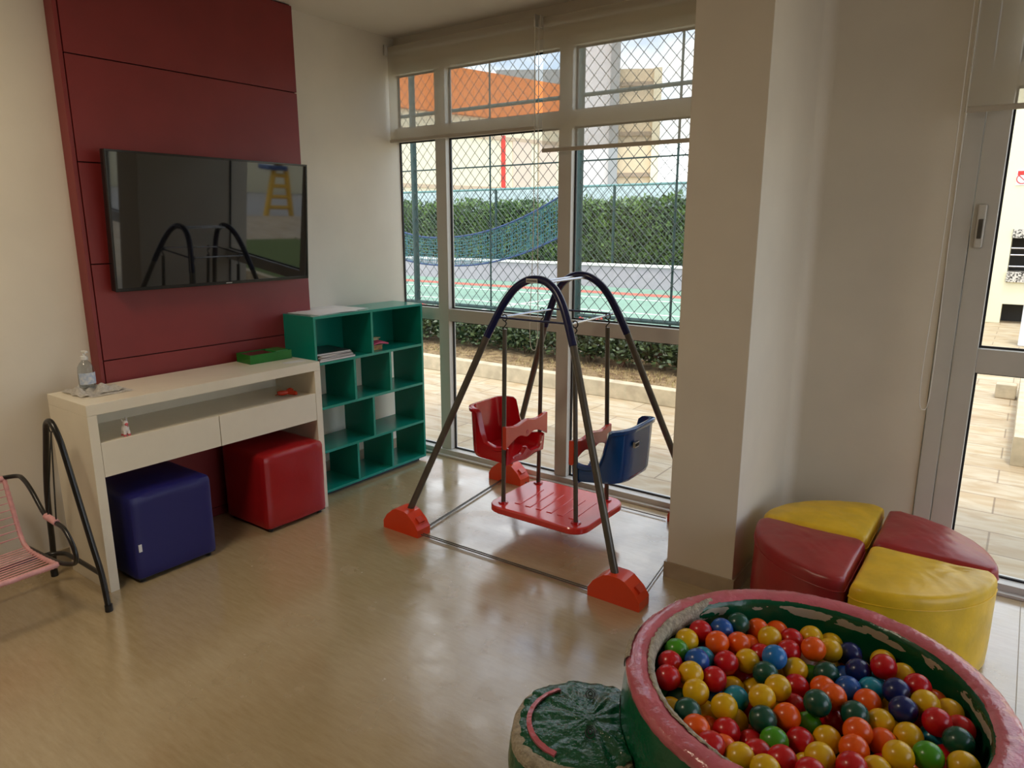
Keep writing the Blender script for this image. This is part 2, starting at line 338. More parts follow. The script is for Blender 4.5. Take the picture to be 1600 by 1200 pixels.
# ------------------------------------------------------------------ windows and doors of the window wall
def frame_set(name, xs_mull, x0, x1, transoms, ztop, gaskets=True):
    root = sroot(name, ((x0+x1)/2, WY+.03, 0))
    y0, y1 = WY-.01, WY+.06; yg = WY+.045
    bm = BM(); box(bm, x0, x1, y0-.02, y1+.02, 0, .045, bev=.003); box(bm, x0, x1, y0, y1, ztop, 2.62, bev=.003); box(bm, x0, x1, y0-.05, y0-.02, 0, .014, bev=.002)
    obj('window_frame', bm, M['frame'], root)
    for a, b in xs_mull:
        bm = BM(); box(bm, a, b, y0, y1, .045, ztop, bev=.004); obj('mullion', bm, M['frame'], root)
    for a, b in transoms:
        bm = BM()
        xs = [x0]+[v for q in xs_mull for v in q]+[x1]
        bays = [(xs[i], xs[i+1]) for i in range(0, len(xs)-1, 2)]
        for p, q in bays:
            if q-p > .03: box(bm, p, q, y0+.004, y1-.004, a, b, bev=.003)
        obj('transom', bm, M['frame'], root)
    xs = [x0]+[v for q in xs_mull for v in q]+[x1]; bays = [(xs[i], xs[i+1]) for i in range(0, len(xs)-1, 2)]
    zs = [.045]+[v for q in transoms for v in q]+[ztop]; rows = [(zs[i], zs[i+1]) for i in range(0, len(zs)-1, 2)]
    bmk = BM()
    for p, q in bays:
        if q-p < .03: continue
        for s, t in rows:
            bm = BM(); bm.faces.new([bm.verts.new(c_) for c_ in ((p, yg, s), (q, yg, s), (q, yg, t), (p, yg, t))]); obj('glass_pane', bm, M['glass'], root)
            g = .009
            for b_ in ((p, p+g, s, t), (q-g, q, s, t), (p+g, q-g, s, s+g), (p+g, q-g, t-g, t)):
                box(bmk, b_[0], b_[1], yg-.016, yg-.004, b_[2], b_[3])
    obj('gasket', bmk, M['gasket'], root)
    return root
frame_set('window_1', [(-3.242, -3.152), (-2.292, -2.204)], WL, -1.196, [(.957, 1.040), (2.14, 2.225)], 2.562)
d1 = frame_set('door_1', [(-.300, -.232), (-.229, -.142), (.93, 1.02)], -.303, 2.2, [(.970, 1.076), (2.14, 2.225)], 2.562)
bm = BM(); box(bm, -.213, -.180, WY-.022, WY-.0102, 1.50, 1.68, bev=.008, seg=3); h = obj('latch_plate', bm, M['frame'], d1)
bm = BM(); box(bm, -.205, -.188, WY-.030, WY-.018, 1.54, 1.62, bev=.003); obj('latch_slot', bm, M['steel'], h)

# ------------------------------------------------------------------ roller blinds
def blind(label, x0, x1, zb, zt, cordx=None, cordz=.7, y=3.55):
    t = thing('roller_blind', label, 'blind', ((x0+x1)/2, y, zb), None)
    bm = BM(); n = 24
    pts = [(y, zb), (y, zt)]
    A = [[bm.verts.new((x0+(x1-x0)*i/n, y+.0015*math.sin(i*.9), z)) for i in range(n+1)] for z in (zb, zb+.01, zt+.024)]
    for r0, r1 in zip(A, A[1:]):
        for i in range(n): bm.faces.new((r0[i], r0[i+1], r1[i+1], r1[i]))
    obj('fabric', bm, M['blind'], t)
    bm = BM(); tube(bm, [(x0, y+.026, zt), (x1, y+.026, zt)], .022, 18); obj('roller', bm, M['frame'], t)
    bm = BM(); box(bm, x0, x1, y-.008, y+.008, zb-.022, zb, bev=.005); obj('bottom_bar', bm, mat('blind_bar', (.50, .45, .37), .5), t)
    for xx in (x0-.004, x1+.004):
        bm = BM(); box(bm, xx-.006, xx+.006, y-.03, y+.05, zt-.035, CH-.002, bev=.003) if False else box(bm, xx-.004, xx+.004, y-.025, WY-.001, zt-.03, zt+.035, bev=.002); obj('bracket', bm, M['frame'], t)
    if cordx is not None:
        bm = BM(); tube(bm, cr_spline([(cordx, y-.03, zt), (cordx+.002, y-.035, 1.6), (cordx-.01, y-.05, cordz+.12), (cordx+.012, y-.035, cordz), (cordx+.028, y-.02, cordz+.12), (cordx+.022, y-.02, 1.6), (cordx+.020, y-.02, zt)], 8), .0022, 6)
        obj('bead_cord', bm, mat('white_cord', (.75, .72, .66), .5), t)
    return t
blind('cream roller blind hung left, nearest the red panel wall', -3.585, -2.412, 2.150, 2.700, -2.400, .85)
blind('cream roller blind hung lower, beside the pillar', -2.365, -1.202, 2.022, 2.690)
blind('cream roller blind over the right glass door above round pouf', -.305, 1.35, 2.062, 2.700, -.318, .80)

# ------------------------------------------------------------------ red wall panel
pn = thing('wall_panel', 'tall dark red lacquered panel behind the television', 'wall panel', (WL+.04, 2.13, 0))
bm = BM(); box(bm, WL+.001, -3.530, 1.520, 2.750, .002, CH-.002); obj('backing', bm, M['groove'], pn)
zs = [.055, .51, .965, 1.42, 1.875, 2.33, CH-.004]
lo = .004
for z in zs:
    bm = BM(); box(bm, -3.530, -3.518, 1.535, 2.755, lo, z-.005, bev=.0015); obj('board', bm, M['red_panel'], pn); lo = z
bm = BM(); box(bm, WL+.002, -3.518, 1.512, 1.530, .004, CH-.003, bev=.0015); obj('side_board', bm, M['red_panel'], pn)

# ------------------------------------------------------------------ television
TB = Vector((-3.45, 1.597, 1.288)); TT = Vector((-3.40, 1.597, 1.927)); W = 1.103
tv = thing('television', 'black flat screen television tilted on the dark red panel', 'television', (-3.49, 2.176, 1.281))
up = (TT-TB).normalized(); nrm = up.cross(Vector((0, -1, 0))); nrm = nrm if nrm.x > 0 else -nrm; H = (TT-TB).length
def tvbox(bm, y0, y1, u0, u1, d0, d1, bev=0):
    vs = box(bm, d0, d1, y0, y1, u0, u1, bev=bev)
    mtx = Matrix(((nrm.x, 0, up.x, TB.x), (0, 1, 0, 0), (nrm.z, 0, up.z, TB.z), (0, 0, 0, 1)))
    for v in vs: v.co = mtx @ v.co
y0 = 1.597; y1 = y0+W
bm = BM(); tvbox(bm, y0, y1, 0, H, -.045, -.004, .006); obj('casing', bm, M['tv'], tv)
bm = BM()
for a in ((y0, y1, 0, .016), (y0, y1, H-.010, H), (y0, y0+.010, .016, H-.010), (y1-.010, y1, .016, H-.010)): tvbox(bm, *a, -.004, .003, .001)
bz = obj('bezel', bm, M['tv'], tv)
bm = BM(); tvbox(bm, y0+.010, y1-.010, .016, H-.010, -.0035, .0005); obj('screen', bm, M['screen'], tv)
bm = BM(); tvbox(bm, 2.165, 2.20, .005, .010, .0028, .0036); obj('maker_badge', bm, M['chrome'], tv)
bm = BM(); box(bm, -3.5175, -3.505, 1.98, 2.30, 1.45, 1.80); tvbox(bm, 2.05, 2.23, .2, .5, -.075, -.044); obj('wall_bracket', bm, M['black'], tv)

# ------------------------------------------------------------------ console table
ct = thing('console_table', 'long cream console table with two drawers under the television', 'console table', (-3.31, 1.877, 0))
cx0, cx1, cy0, cy1, cz = -3.497, -3.124, 1.267, 2.487, .858
bm = BM(); box(bm, cx0, cx1, cy0, cy1, cz-.048, cz, bev=.0015); obj('tabletop', bm, M['cream'], ct)
for a, b in ((cy0, cy0+.040), (cy1-.040, cy1)):
    bm = BM(); box(bm, cx0, cx1, a, b, 0, cz-.0485, bev=.0015); obj('side_panel', bm, M['cream'], ct)
bm = BM(); box(bm, cx0, cx0+.015, cy0+.040, cy1-.040, .530, cz-.049); obj('back_panel', bm, M['cream'], ct)
bm = BM(); box(bm, cx0+.015, cx1-.012, cy0+.040, cy1-.040, .660, .678); box(bm, cx0+.015, cx1-.02, cy0+.04, cy1-.04, .532, .545); obj('shelf', bm, M['cream'], ct)
for a, b in ((cy0+.0415, 1.859), (1.863, cy1-.0415)):
    bm = BM(); box(bm, cx1-.018, cx1-.001, a, b, .530, .684, bev=.001); obj('drawer', bm, M['cream'], ct)

# ------------------------------------------------------------------ teal shelf unit
sf = thing('shelf_unit', 'teal open cubby shelf unit in the corner beside the window', 'shelf', (-3.42, 3.0, 0))
sx0, sx1, sy0, sy1, sz = -3.520, -3.247, 2.556, 3.452, 1.087; T = .016
bm = BM(); box(bm, sx0, sx1, sy0, sy1, sz-T, sz, bev=.001); obj('top_board', bm, M['teal'], sf)
bm = BM(); box(bm, sx0, sx1, sy0, sy0+T, .022, sz-T, bev=.001); obj('side_board', bm, M['teal'], sf)
bm = BM(); box(bm, sx0, sx1, sy1-T, sy1, .022, sz-T, bev=.001); obj('side_board', bm, M['teal'], sf)
for z in (.818, .552, .286, .022+T):
    bm = BM(); box(bm, sx0, sx1, sy0+T, sy1-T, z-T, z, bev=.001); obj('shelf_board', bm, M['teal'], sf)
bm = BM(); box(bm, sx0, sx0+.008, sy0+T, sy1-T, .818, sz-T); obj('back_board', bm, M['teal'], sf)
for yd, z0, z1 in ((3.000, .818, sz-T), (2.848, .552, .802), (3.146, .552, .802), (2.988, .286, .536), (2.843, .038, .270), (3.136, .038, .270)):
    bm = BM(); box(bm, sx0+(.008 if z0 > .8 else 0), sx1-.001, yd-T/2, yd+T/2, z0, z1); obj('divider', bm, M['teal'], sf)
bm = BM(); box(bm, sx0+.02, sx1-.03, sy0+.03, sy1-.04, 0, .022); obj('plinth', bm, M['black'], sf)

# ------------------------------------------------------------------ cube poufs
def cube_pouf(name, label, x0, x1, y0, y1, h, m, tagx=False):
    t = thing(name, label, 'pouf', ((x0+x1)/2, (y0+y1)/2, 0), None)
    bm = BM(); box(bm, x0, x1, y0, y1, .022, h)
    bmesh.ops.subdivide_edges(bm, edges=bm.edges[:], cuts=15, use_grid_fill=True)
    c = Vector(((x0+x1)/2, (y0+y1)/2, (h+.022)/2)); hx, hy, hz = (x1-x0)/2, (y1-y0)/2, (h-.022)/2; r = .026
    for v in bm.verts:
        d = v.co-c; q = Vector((max(-hx+r, min(hx-r, d.x)), max(-hy+r, min(hy-r, d.y)), max(-hz+r*.6, min(hz-r, d.z))))
        e = d-q
        if e.length > 1e-6: v.co = c+q+e.normalized()*r
        k = noise.noise(v.co*7)*.003; v.co += (v.co-c).normalized()*k
        if v.co.z > h-.004: v.co.z += .008*(1-(d.x/hx)**2)*(1-(d.y/hy)**2)
    obj('cover', bm, m, t)
    bm = BM()
    box(bm, x0+.01, x1-.01, y0+.01, y1-.01, .018, .026); obj('base_board', bm, M['black'], t)
    for sx in (x0+.035, x1-.035):
        for sy in (y0+.035, y1-.035):
            bm = BM(); lathe(bm, [(0.001, 0), (.014, 0), (.016, .018), (.001, .018)], (sx, sy, 0), 12); obj('foot', bm, M['black'], t)
    if tagx: bm = BM(); box(bm, x1-.002, x1+.002, y0+.02, y0+.034, .155, .19); obj('fabric_tag', bm, M['white'], t)
    return t
cube_pouf('cube_pouf', 'navy blue vinyl cube pouf under left half of console table', -3.475, -3.088, 1.372, 1.768, .418, M['bluevinyl'], True)
cube_pouf('cube_pouf', 'dark red vinyl cube pouf under right half of console table', -3.460, -3.072, 2.050, 2.440, .425, M['redvinyl'])

# ------------------------------------------------------------------ quarter poufs forming a round seat
PC = Vector((-.388, 2.985)); PR = .430; PH = .352
def quarter(label, a0, m, off, dimple=None, seed=0):
    # outline of a quarter disc with rounded corners
    c = PC+Vector(off); n = 36; raw = []
    g = .002; rr = .03
    ang = [R(a0)+R(90)*i/n for i in range(n+1)]
    ax = Vector((math.cos(R(a0)), math.sin(R(a0)))); ay = Vector((math.cos(R(a0+90)), math.sin(R(a0+90))))
    apex = Vector(c)+(ax+ay)*g
    pts = []
    for i in range(8):
        th = R(180)+R(90)*i/7   # rounded apex
        pts.append(apex+ax*(rr+rr*math.cos(th))+ay*(rr+rr*math.sin(th)))
    for i in range(1, 10): pts.append(apex+ax*(rr+(PR-.06-rr)*i/10))
    e = .05
    for i in range(n+1):
        t = i/n; a = t*R(90)
        x, y = PR*math.cos(a), PR*math.sin(a)
        k = 1.0
        # soften the two corners where the arc meets the straight sides
        x2 = max(x, .0); y2 = max(y, .0)
        if y < e: x2 -= (e-y)**2/(2*e)*.9
        if x < e: y2 -= (e-x)**2/(2*e)*.9
        pts.append(apex+ax*x2+ay*y2)
    for i in range(9, 0, -1): pts.append(apex+ay*(rr+(PR-.06-rr)*i/10))
    cen = sum(pts, Vector((0, 0)))/len(pts); cen = apex+(ax+ay)*PR*.42
    def ring(ins, z):
        o = []
        for p in pts:
            d = p-cen; l = d.length; o.append((cen.x+d.x*(l-ins)/l, cen.y+d.y*(l-ins)/l, z))
        return o
    t = thing('quarter_pouf', label, 'pouf', (cen.x, cen.y, 0))
    bm = BM()
    rs = [ring(.01, .004), ring(.002, .012)]+[ring(0, .012+(PH-.06)*i/6) for i in range(1, 7)]
    loft(bm, rs, True, False)
    for v in bm.verts: v.co.x += noise.noise(v.co*6+Vector((seed, 0, 0)))*.003
    obj('side_cover', bm, m, t)
    zt = .012+(PH-.06)
    bm = BM(); rs = [ring(0, zt), ring(.0, zt+.014), ring(.0015, zt+.026), ring(.005, zt+.036), ring(.011, zt+.043), ring(.019, zt+.048)]
    for k in range(1, 16):
        f = k/16.; o = []
        for p in pts:
            d = p-cen; l = d.length-.019; o.append((cen.x+d.normalized().x*l*(1-f), cen.y+d.normalized().y*l*(1-f), zt+.048+.012*(1-(1-f)**2)))
        rs.append(o)
    loft(bm, rs, False, True)
    for v in bm.verts:
        if v.co.z > zt+.03:
            q = Vector((v.co.x*9, v.co.y*9, seed)); v.co.z += .0028*abs(noise.noise(q*1.3))+.0022*noise.noise(Vector(((v.co.x+v.co.y)*26, (v.co.x-v.co.y)*6, seed)))
            if dimple:
                d = Vector((v.co.x-dimple[0], v.co.y-dimple[1])); l = d.length; a = math.atan2(d.y, d.x)
                v.co.z -= .014*math.exp(-(l/.022)**2); v.co.z += .0055*math.sin(a*11+seed)*math.exp(-l/.06)*min(1, l/.015)
    obj('seat_cover', bm, m, t)
    bm = BM(); tube(bm, ring(-.0012, zt), .0022, 6, closed=True); obj('piping', bm, m, t)
    return t
quarter('red quarter pouf of round seat, front left by the pillar', 180, M['redvinyl2'], (-.006, .012), seed=1)
quarter('yellow quarter pouf of round seat, back left against the wall', 90, M['yellowvinyl'], (-.006, .016), seed=2)
quarter('yellow quarter pouf of round seat, front right with puckered top', 270, M['yellowvinyl'], (.008, -.012), dimple=(-.075, 2.905), seed=3)
quarter('red quarter pouf of round seat, back right by the glass door', 0, M['redvinyl2'], (.008, -.002), seed=4)

# ------------------------------------------------------------------ indoor swing set
sw = thing('swing_set', 'childrens indoor swing set with navy arches and orange feet', 'swing set', (-1.91, 2.99, 0))
CXS = -1.905
def arch(yf, sgn, dx):
    prof = [(-.630, .07), (-.435, .575), (-.250, 1.055), (-.205, 1.155), (-.165, 1.232), (-.115, 1.297), (-.055, 1.335), (0, 1.344), (.055, 1.335), (.115, 1.297), (.165, 1.232), (.205, 1.155), (.250, 1.055), (.435, .575), (.630, .07)]
    P = []
    for x, z in prof: P.append(Vector((CXS+dx*(z/1.344)+x, yf+sgn*(z-.07)*.214, z)))
    return P
for yf, sg, dx, gp in ((2.53, 1, .012, ''), (3.45, -1, .035, '')):
    P = arch(yf, sg, dx); c = cr_spline(P[2:13], 6)
    bm = BM(); tube(bm, c, .0195, 14); ar = obj('arch_tube', bm, M['navymetal'], sw)
    for a in ((P[0], P[1], P[2]+(P[2]-P[1])*.0), (P[14], P[13], P[12])):
        bm = BM(); tube(bm, list(a), .0175, 14); obj('leg', bm, M['steel'], sw)
    if sg == 1:
        bm = BM(); a = P[7]; box(bm, a.x-.045, a.x+.02, a.y-.0215, a.y-.0185, a.z-.016, a.z+.004); obj('maker_sticker', bm, M['chrome'], ar)
        bm = BM()
        for k in range(8): box(bm, a.x-.040+k*.0072, a.x-.036+k*.0072, a.y-.0221, a.y-.0214, a.z-.011, a.z-.003)
    else: bm = BM(); a = P[7]; box(bm, a.x-.01, a.x+.01, a.y+.015, a.y+.02, a.z-.01, a.z)
    obj('sticker_print', bm, M['gasket'], ar)
def foot(cx, cy):
    pr = [(-.125, 0), (-.125, .040), (-.100, .078), (-.052, .118), (-.028, .126), (.028, .126), (.052, .118), (.100, .078), (.125, .040), (.125, 0)]
    bm = BM(); hy = .048
    loft(bm, [[(cx+x, cy-hy, z) for x, z in pr], [(cx+x, cy+hy, z) for x, z in pr]])
    es = [e for e in bm.edges if e.calc_face_angle(0) > R(60)]
    bmesh.ops.bevel(bm, geom=es, offset=.006, segments=3, affect='EDGES')
    o = obj('foot', bm, M['orange'], sw, ang=20)
    bm = BM(); box(bm, cx+.078, cx+.112, cy-.022, cy+.022, .058, .088, rot=Matrix.Rotation(R(38), 4, 'Y'), piv=(cx+.1, cy, .074)); obj('foot_slot', bm, M['redbar'], o)
for cx_, cy_ in ((-2.533, 2.525), (-1.278, 2.545), (-2.533, 3.452), (-1.322, 3.495)): foot(cx_, cy_)
for (a, b) in (((-2.42, 2.505, .012), (-1.39, 2.525, .012)), ((-2.42, 2.520, .012), (-1.39, 2.540, .012)), ((-2.45, 2.57, .012), (-2.56, 3.41, .012)), ((-2.44, 2.57, .012), (-2.55, 3.41, .012)), ((-1.19, 2.565, .012), (-1.30, 3.41, .012)), ((-2.42, 3.46, .01), (-1.46, 3.46, .01))):
    bm = BM(); tube(bm, [a, b], .003, 8); obj('floor_rod', bm, M['steel'], sw)
zr = 1.152; RC = [(-2.085, 2.762), (-1.675, 2.762), (-1.700, 3.218), (-2.070, 3.218)]
for i in range(4):
    a, b = RC[i], RC[(i+1) % 4]
    bm = BM(); tube(bm, [(a[0], a[1], zr), (b[0], b[1], zr)], .0055, 8); obj('hanger_rod', bm, M['navymetal'] if i % 2 == 0 else M['chrome'], sw)
for dx in (-.03, .03):
    bm = BM(); tube(bm, [(CXS+.012+dx+.02, 2.80, 1.330), (CXS+.035+dx, 3.16, 1.335)], .0055, 8); obj('top_rod', bm, M['chrome'], sw)
POLES = [(-2.075, 2.795), (-1.670, 2.795), (-2.085, 3.145), (-1.690, 3.145)]
PB = [(-2.092, 2.802), (-1.648, 2.802), (-2.105, 3.150), (-1.667, 3.150)]
for (x, y), (xb, yb) in zip(POLES, PB):
    bm = BM()
    tube(bm, [(x+.014*math.cos(a), y, zr-.004+.016*math.sin(a)) for a in [2*math.pi*k/14 for k in range(14)]], .0032, 6, closed=True)
    tube(bm, cr_spline([(x, y, zr-.018), (x+.010, y, zr-.032), (x, y, zr-.046), (x-.008, y, zr-.056), (x, y, zr-.070)], 4), .0032, 6)
    obj('hook', bm, M['blackmetal'], sw)
    bm = BM(); tube(bm, [(x, y, 1.092), (xb, yb, .135)], .0115, 12); obj('hanger_pole', bm, M['steel'], sw)
# foot platform
bm = BM(); X0, X1, Y0, Y1 = -2.165, -1.580, 2.735, 3.215; ch = .085
def plat(ins, z):
    x0, x1, y0, y1 = X0+ins, X1-ins, Y0+ins, Y1-ins; c = ch-ins*.4; o = []
    for (px, py), (a0) in (((x0+c, y0+c), 180), ((x1-c, y0+c), 270), ((x1-c, y1-c), 0), ((x0+c, y1-c), 90)):
        for k in range(7): a = R(a0+15*k); o.append((px+c*math.cos(a), py+c*math.sin(a), z))
    return o
loft(bm, [plat(.02, .128), plat(.006, .130), plat(0, .136), plat(0, .160), plat(.004, .166), plat(.012, .168)])
pf = obj('foot_platform', bm, M['platform'], sw, ang=30)
for k in range(6):
    xa = -2.045+k*.066
    bm = BM(); box(bm, xa, xa+.032, 2.83, 3.08, .166, .1715, bev=.002, rot=Matrix.Rotation(R(3), 4, 'Z'), piv=(xa, 2.95, .17)); obj('raised_grip', bm, M['platform'], pf)
for x, y in PB:
    bm = BM(); lathe(bm, [(.012, .1765), (.024, .1755), (.027, .168), (.012, .168)], (x, y, 0), 18); obj('pole_collar', bm, M['redplastic'], pf)
    bm = BM(); lathe(bm, [(.001, .118), (.010, .118), (.012, .128), (.001, .128)], (x, y, 0), 12); obj('bolt_cap', bm, M['redplastic'], pf)
def seat(sgn, xf, y0, y1, zb, m, name, tilt):
    # bucket seat: local u runs backwards from the pole line, v across, opening faces the other seat
    hw = (y1-y0)/2; yc = (y0+y1)/2; dep = .245; n = 40
    def path(ins, s):
        # s 0..1 round the back in a U from front edge to front edge, returns u,v
        hw2 = hw-ins; d2 = dep-ins; rc = .085-ins*.5
        segs = [d2-rc, math.pi/2*rc, 2*(hw2-rc), math.pi/2*rc, d2-rc]; tot = sum(segs); q = s*tot
        if q < segs[0]: return (q, -hw2)
        q -= segs[0]
        if q < segs[1]: a = q/rc; return (d2-rc+rc*math.sin(a), -hw2+rc-rc*math.cos(a))
        q -= segs[1]
        if q < segs[2]: return (d2, -hw2+rc+q)
        q -= segs[2]
        if q < segs[3]: a = q/rc; return (d2-rc+rc*math.cos(a), hw2-rc+rc*math.sin(a))
        q -= segs[3]; return (d2-rc-q, hw2)
    def height(u):
        lo, hi = .105, .262
        t = (u-.115)/.045; t = max(0, min(1, t)); t = t*t*(3-2*t)
        return lo-.012*math.sin(min(1, u/.11)*math.pi)+(hi-lo)*t + (.012*(u/dep) if u > .15 else 0)
    def W3(u, v, z):
        x = xf+sgn*u; zz = zb+z; zz += tilt*u
        return (x+sgn*(z*.06 if u > .1 else z*.02), yc+v, zz)
    bm = BM(); cols = []
    for i in range(n+1):
        s = i/n; (uo, vo) = path(0, s); (ui, vi) = path(.013, s); (ul, vl) = path(-.010, s); (ub, vb) = path(.022, s)
        h = height(uo); hl = h
        col = [W3(ub*.94, vb*.9, 0), W3(uo*.975, vo*.96, .008), W3(uo, vo, .03), W3(uo, vo, h*.6), W3(uo, vo, h-.028), W3(ul, vl, h-.020), W3(ul, vl, h-.004), W3(uo, vo, h), W3(ui, vi, h), W3(ui, vi, h-.01), W3(ui, vi, h*.5), W3(ui*.98, vi*.97, .03), W3(ui*.9, vi*.85, .018)]
        cols.append([bm.verts.new(p) for p in col])
    for A, B in zip(cols, cols[1:]):
        for j in range(len(A)-1): bm.faces.new((A[j], B[j], B[j+1], A[j+1]))
    for A in (cols[0], cols[-1]): bm.faces.new(A)
    # seat pan: bridge left and right halves of the U (inner and outer floors)
    k = len(cols)
    for idx in (0, 12):
        for i in range(k//2):
            a, b = cols[i][idx], cols[i+1][idx]; c_, d_ = cols[k-2-i][idx], cols[k-1-i][idx]
            vs = [a, b, c_, d_] if b is not c_ else [a, b, d_]
            try: bm.faces.new(vs)
            except ValueError: pass
    o = obj(name, bm, m, sw, ang=50)
    # front lip: two leg openings with a raised middle, in the seat colour
    bm = BM(); nn = 36; rings = []
    def lipz(v):
        t = abs(v)/hw
        return .100 if t > .93 else (.034+.066*max(0, (t-.70)/.23)**1.5 if t > .70 else .034+.026*math.exp(-(v/.028)**2))
    for i in range(nn+1):
        v = -hw+2*hw*i/nn; zt = lipz(v); b0 = -.012*math.exp(-(v/.06)**2)
        th = .012
        rings.append([W3(-.004-th, v, b0+.004), W3(-.004-th-.006, v, b0+zt*.5), W3(-.004-th-.010, v, zt-.004), W3(-.010, v, zt+.003), W3(.006, v, zt-.004), W3(.010, v, zt*.5), W3(.010, v, b0)])
    loft(bm, rings); lp = obj('front_lip', bm, m, o, ang=60)
    bm = BM(); a = W3(-.012, 0, .062); lathe(bm, [(.002, 0), (.012, .002), (.014, -.004)], a, 14); obj('lip_socket', bm, m, o)
    return o, W3
rs, W3r = seat(-1, -2.090, 2.805, 3.150, .372, M['redplastic'], 'red_bucket_seat', .03)
bs, W3b = seat(1, -1.655, 2.805, 3.150, .372, M['blueplastic'], 'blue_bucket_seat', .14)
bm = BM(); p = W3b(.258, -.085, .19); box(bm, p[0]-.006, p[0]+.006, p[1]-.022, p[1]+.022, p[2]-.014, p[2]+.014, bev=.002); stk = obj('silver_sticker', bm, M['chrome'], bs)
bm = BM()
for k in range(5): box(bm, p[0]+.004, p[0]+.0072, p[1]-.018+k*.0075, p[1]-.0135+k*.0075, p[2]-.007, p[2]+.007)
obj('sticker_print', bm, M['gasket'], stk)
def bar(x, name, tiltx=0):
    bm = BM(); nn = 40; y0, y1 = 2.782, 3.165; rings = []
    for i in range(nn+1):
        s = i/nn; y = y0+(y1-y0)*s; d = abs(s-.5)*2
        zt = .572+.014*math.cos(d*math.pi*2)*(1 if d < .9 else .8)
        zbm = .514 + (-.046*max(0, (d-.35)/.65)**1.6) - .020*math.exp(-((s-.5)/.10)**2)
        zt = .590-.014*math.sin(math.pi*d)**2
        th = .012
        rings.append([(x-th, y, zbm+.004), (x-th, y, zt-.004), (x-th+.004, y, zt), (x+th-.004, y, zt), (x+th, y, zt-.004), (x+th, y, zbm+.004), (x+th-.004, y, zbm), (x-th+.004, y, zbm)])
    loft(bm, rings); o = obj(name, bm, M['redbar'], sw, ang=30)
    bm = BM(); tube(bm, [(x+.010, 2.975, .522), (x+.0135, 2.975, .522)], .011, 14); obj('bar_hole', bm, M['redplastic'], o)
bar(-2.070, 'safety_bar'); bar(-1.672, 'safety_bar')

# ------------------------------------------------------------------ ball pool
QC = Vector((-.358, 1.915)); RO, RI, RH = .507, .437, .352
bp_ = thing('ball_pool', 'round green ball pool with torn pink padded rim', 'ball pool', (QC.x, QC.y, 0))
def wob(a, k, s): return noise.noise(Vector((math.cos(a)*k, math.sin(a)*k, s)))
bm = BM()
lathe(bm, [(RO-.03, .001), (RO-.004, .012), (RO+.008, .06), (RO+.013, .14), (RO+.012, .22), (RO+.006, .28), (RO-.001, .318), (RO-.006, .330)], (QC.x, QC.y, 0), 128, fn=lambda a, r, z, j: (r+.004*wob(a, 6, z*8)+.002*wob(a, 24, z*20), z))
obj('outer_wall', bm, M['greenvinyl'], bp_)
bm = BM()
def rimfn(a, r, z, j): return (r+.003*wob(a, 7, j)+.0016*wob(a, 40, j*.7), z+.003*wob(a, 5, 3)+.0022*wob(a, 45, j*.6)*(1 if .0 < j < 9 else 0)+.0022*noise.noise(Vector((math.cos(a)*75, math.sin(a)*75, j*.25))))
lathe(bm, [(RO-.004, .318), (RO+.002, .330), (RO+.001, .342), (RO-.005, .351), (RO-.014, .356), (RO-.026, .358), (RO-.040, .358), (RI+.018, .356), (RI+.008, .352), (RI+.002, .345)], (QC.x, QC.y, 0), 256, fn=rimfn)
rim = obj('padded_rim', bm, M['pinkvinyl'], bp_)
bm = BM()
lathe(bm, [(RI+.004, .346), (RI-.003, .338), (RI-.006, .325), (RI-.004, .30), (RI-.001, .27), (RI, .2), (RI, .1), (RI-.002, .03)], (QC.x, QC.y, 0), 192, fn=lambda a, r, z, j: (r+.003*wob(a, 12, j*.5)+.0018*wob(a, 40, j*.5), z))
obj('inner_wall', bm, M['torngreen'], bp_)
bm = BM(); lathe(bm, [(.001, .03), (RI-.002, .03), (RO-.03, .001), (.001, .001)], (QC.x, QC.y, 0), 64); obj('pool_mat', bm, M['greenvinyl'], bp_)
bm = BM()
lathe(bm, [(RI+.010, .3560), (RI+.006, .3580), (RI-.002, .3550), (RI-.009, .346), (RI-.012, .334), (RI-.010, .318), (RI-.006, .300), (RI-.002, .296)], (QC.x, QC.y, 0), 110, a0=R(146), a1=R(262), fn=lambda a, r, z, j: (r+.006*wob(a, 30, j*.3)*(1 if j in (0, 7) else .5)+(-(max(0, (abs(a-R(204))-R(38))/R(20))**2)*-.016 if j < 6 else 0), z+.003*wob(a, 60, j)))
obj('exposed_foam_edge', bm, M['cloth'], bp_, label='frayed beige foam edge')
bm = BM()
lathe(bm, [(RO+.0035, .318), (RO+.0055, .334), (RO+.0035, .348), (RO-.004, .3565), (RO-.011, .3600)], (QC.x, QC.y, 0), 40, a0=R(183), a1=R(205), fn=lambda a, r, z, j: (r+.002+.003*wob(a, 40, j), z))
obj('exposed_foam_patch', bm, M['cloth'], bp_, label='worn beige patch on pink rim')
# animal head at the side of the pool
HE = Vector((-.874, 1.622)); ha = Vector((-.869, -.495)); hp = Vector((-.495, .869))
def headring(k, z, wav=0, seed=0, su=0, sv=0):
    o = []; n = 96
    for i in range(n):
        a = 2*math.pi*i/n; c, s = math.cos(a), math.sin(a)
        A = .225 if c > 0 else .16; B = .203; e = 2/2.5
        u = .02+A*k*math.copysign(abs(c)**e, c); v = -.045+B*k*math.copysign(abs(s)**e, s)
        if wav: f = 1+wav*noise.noise(Vector((c*9, s*9, seed))); u = .02+(u-.02)*f; v = -.045+(v+.045)*f
        u += su; v += sv; p = HE+ha*u+hp*v; q = p-QC
        if q.length < RO+.016: p = QC+q.normalized()*(RO+.016)
        o.append((p.x, p.y, z))
    return o
bm = BM(); loft(bm, [headring(.93, .002), headring(.99, .015), headring(1.02, .05), headring(1.03, .09), headring(1.01, .130), headring(.985, .150)], True, False)
hd = obj('head_side', bm, M['greenvinyl'], bp_)
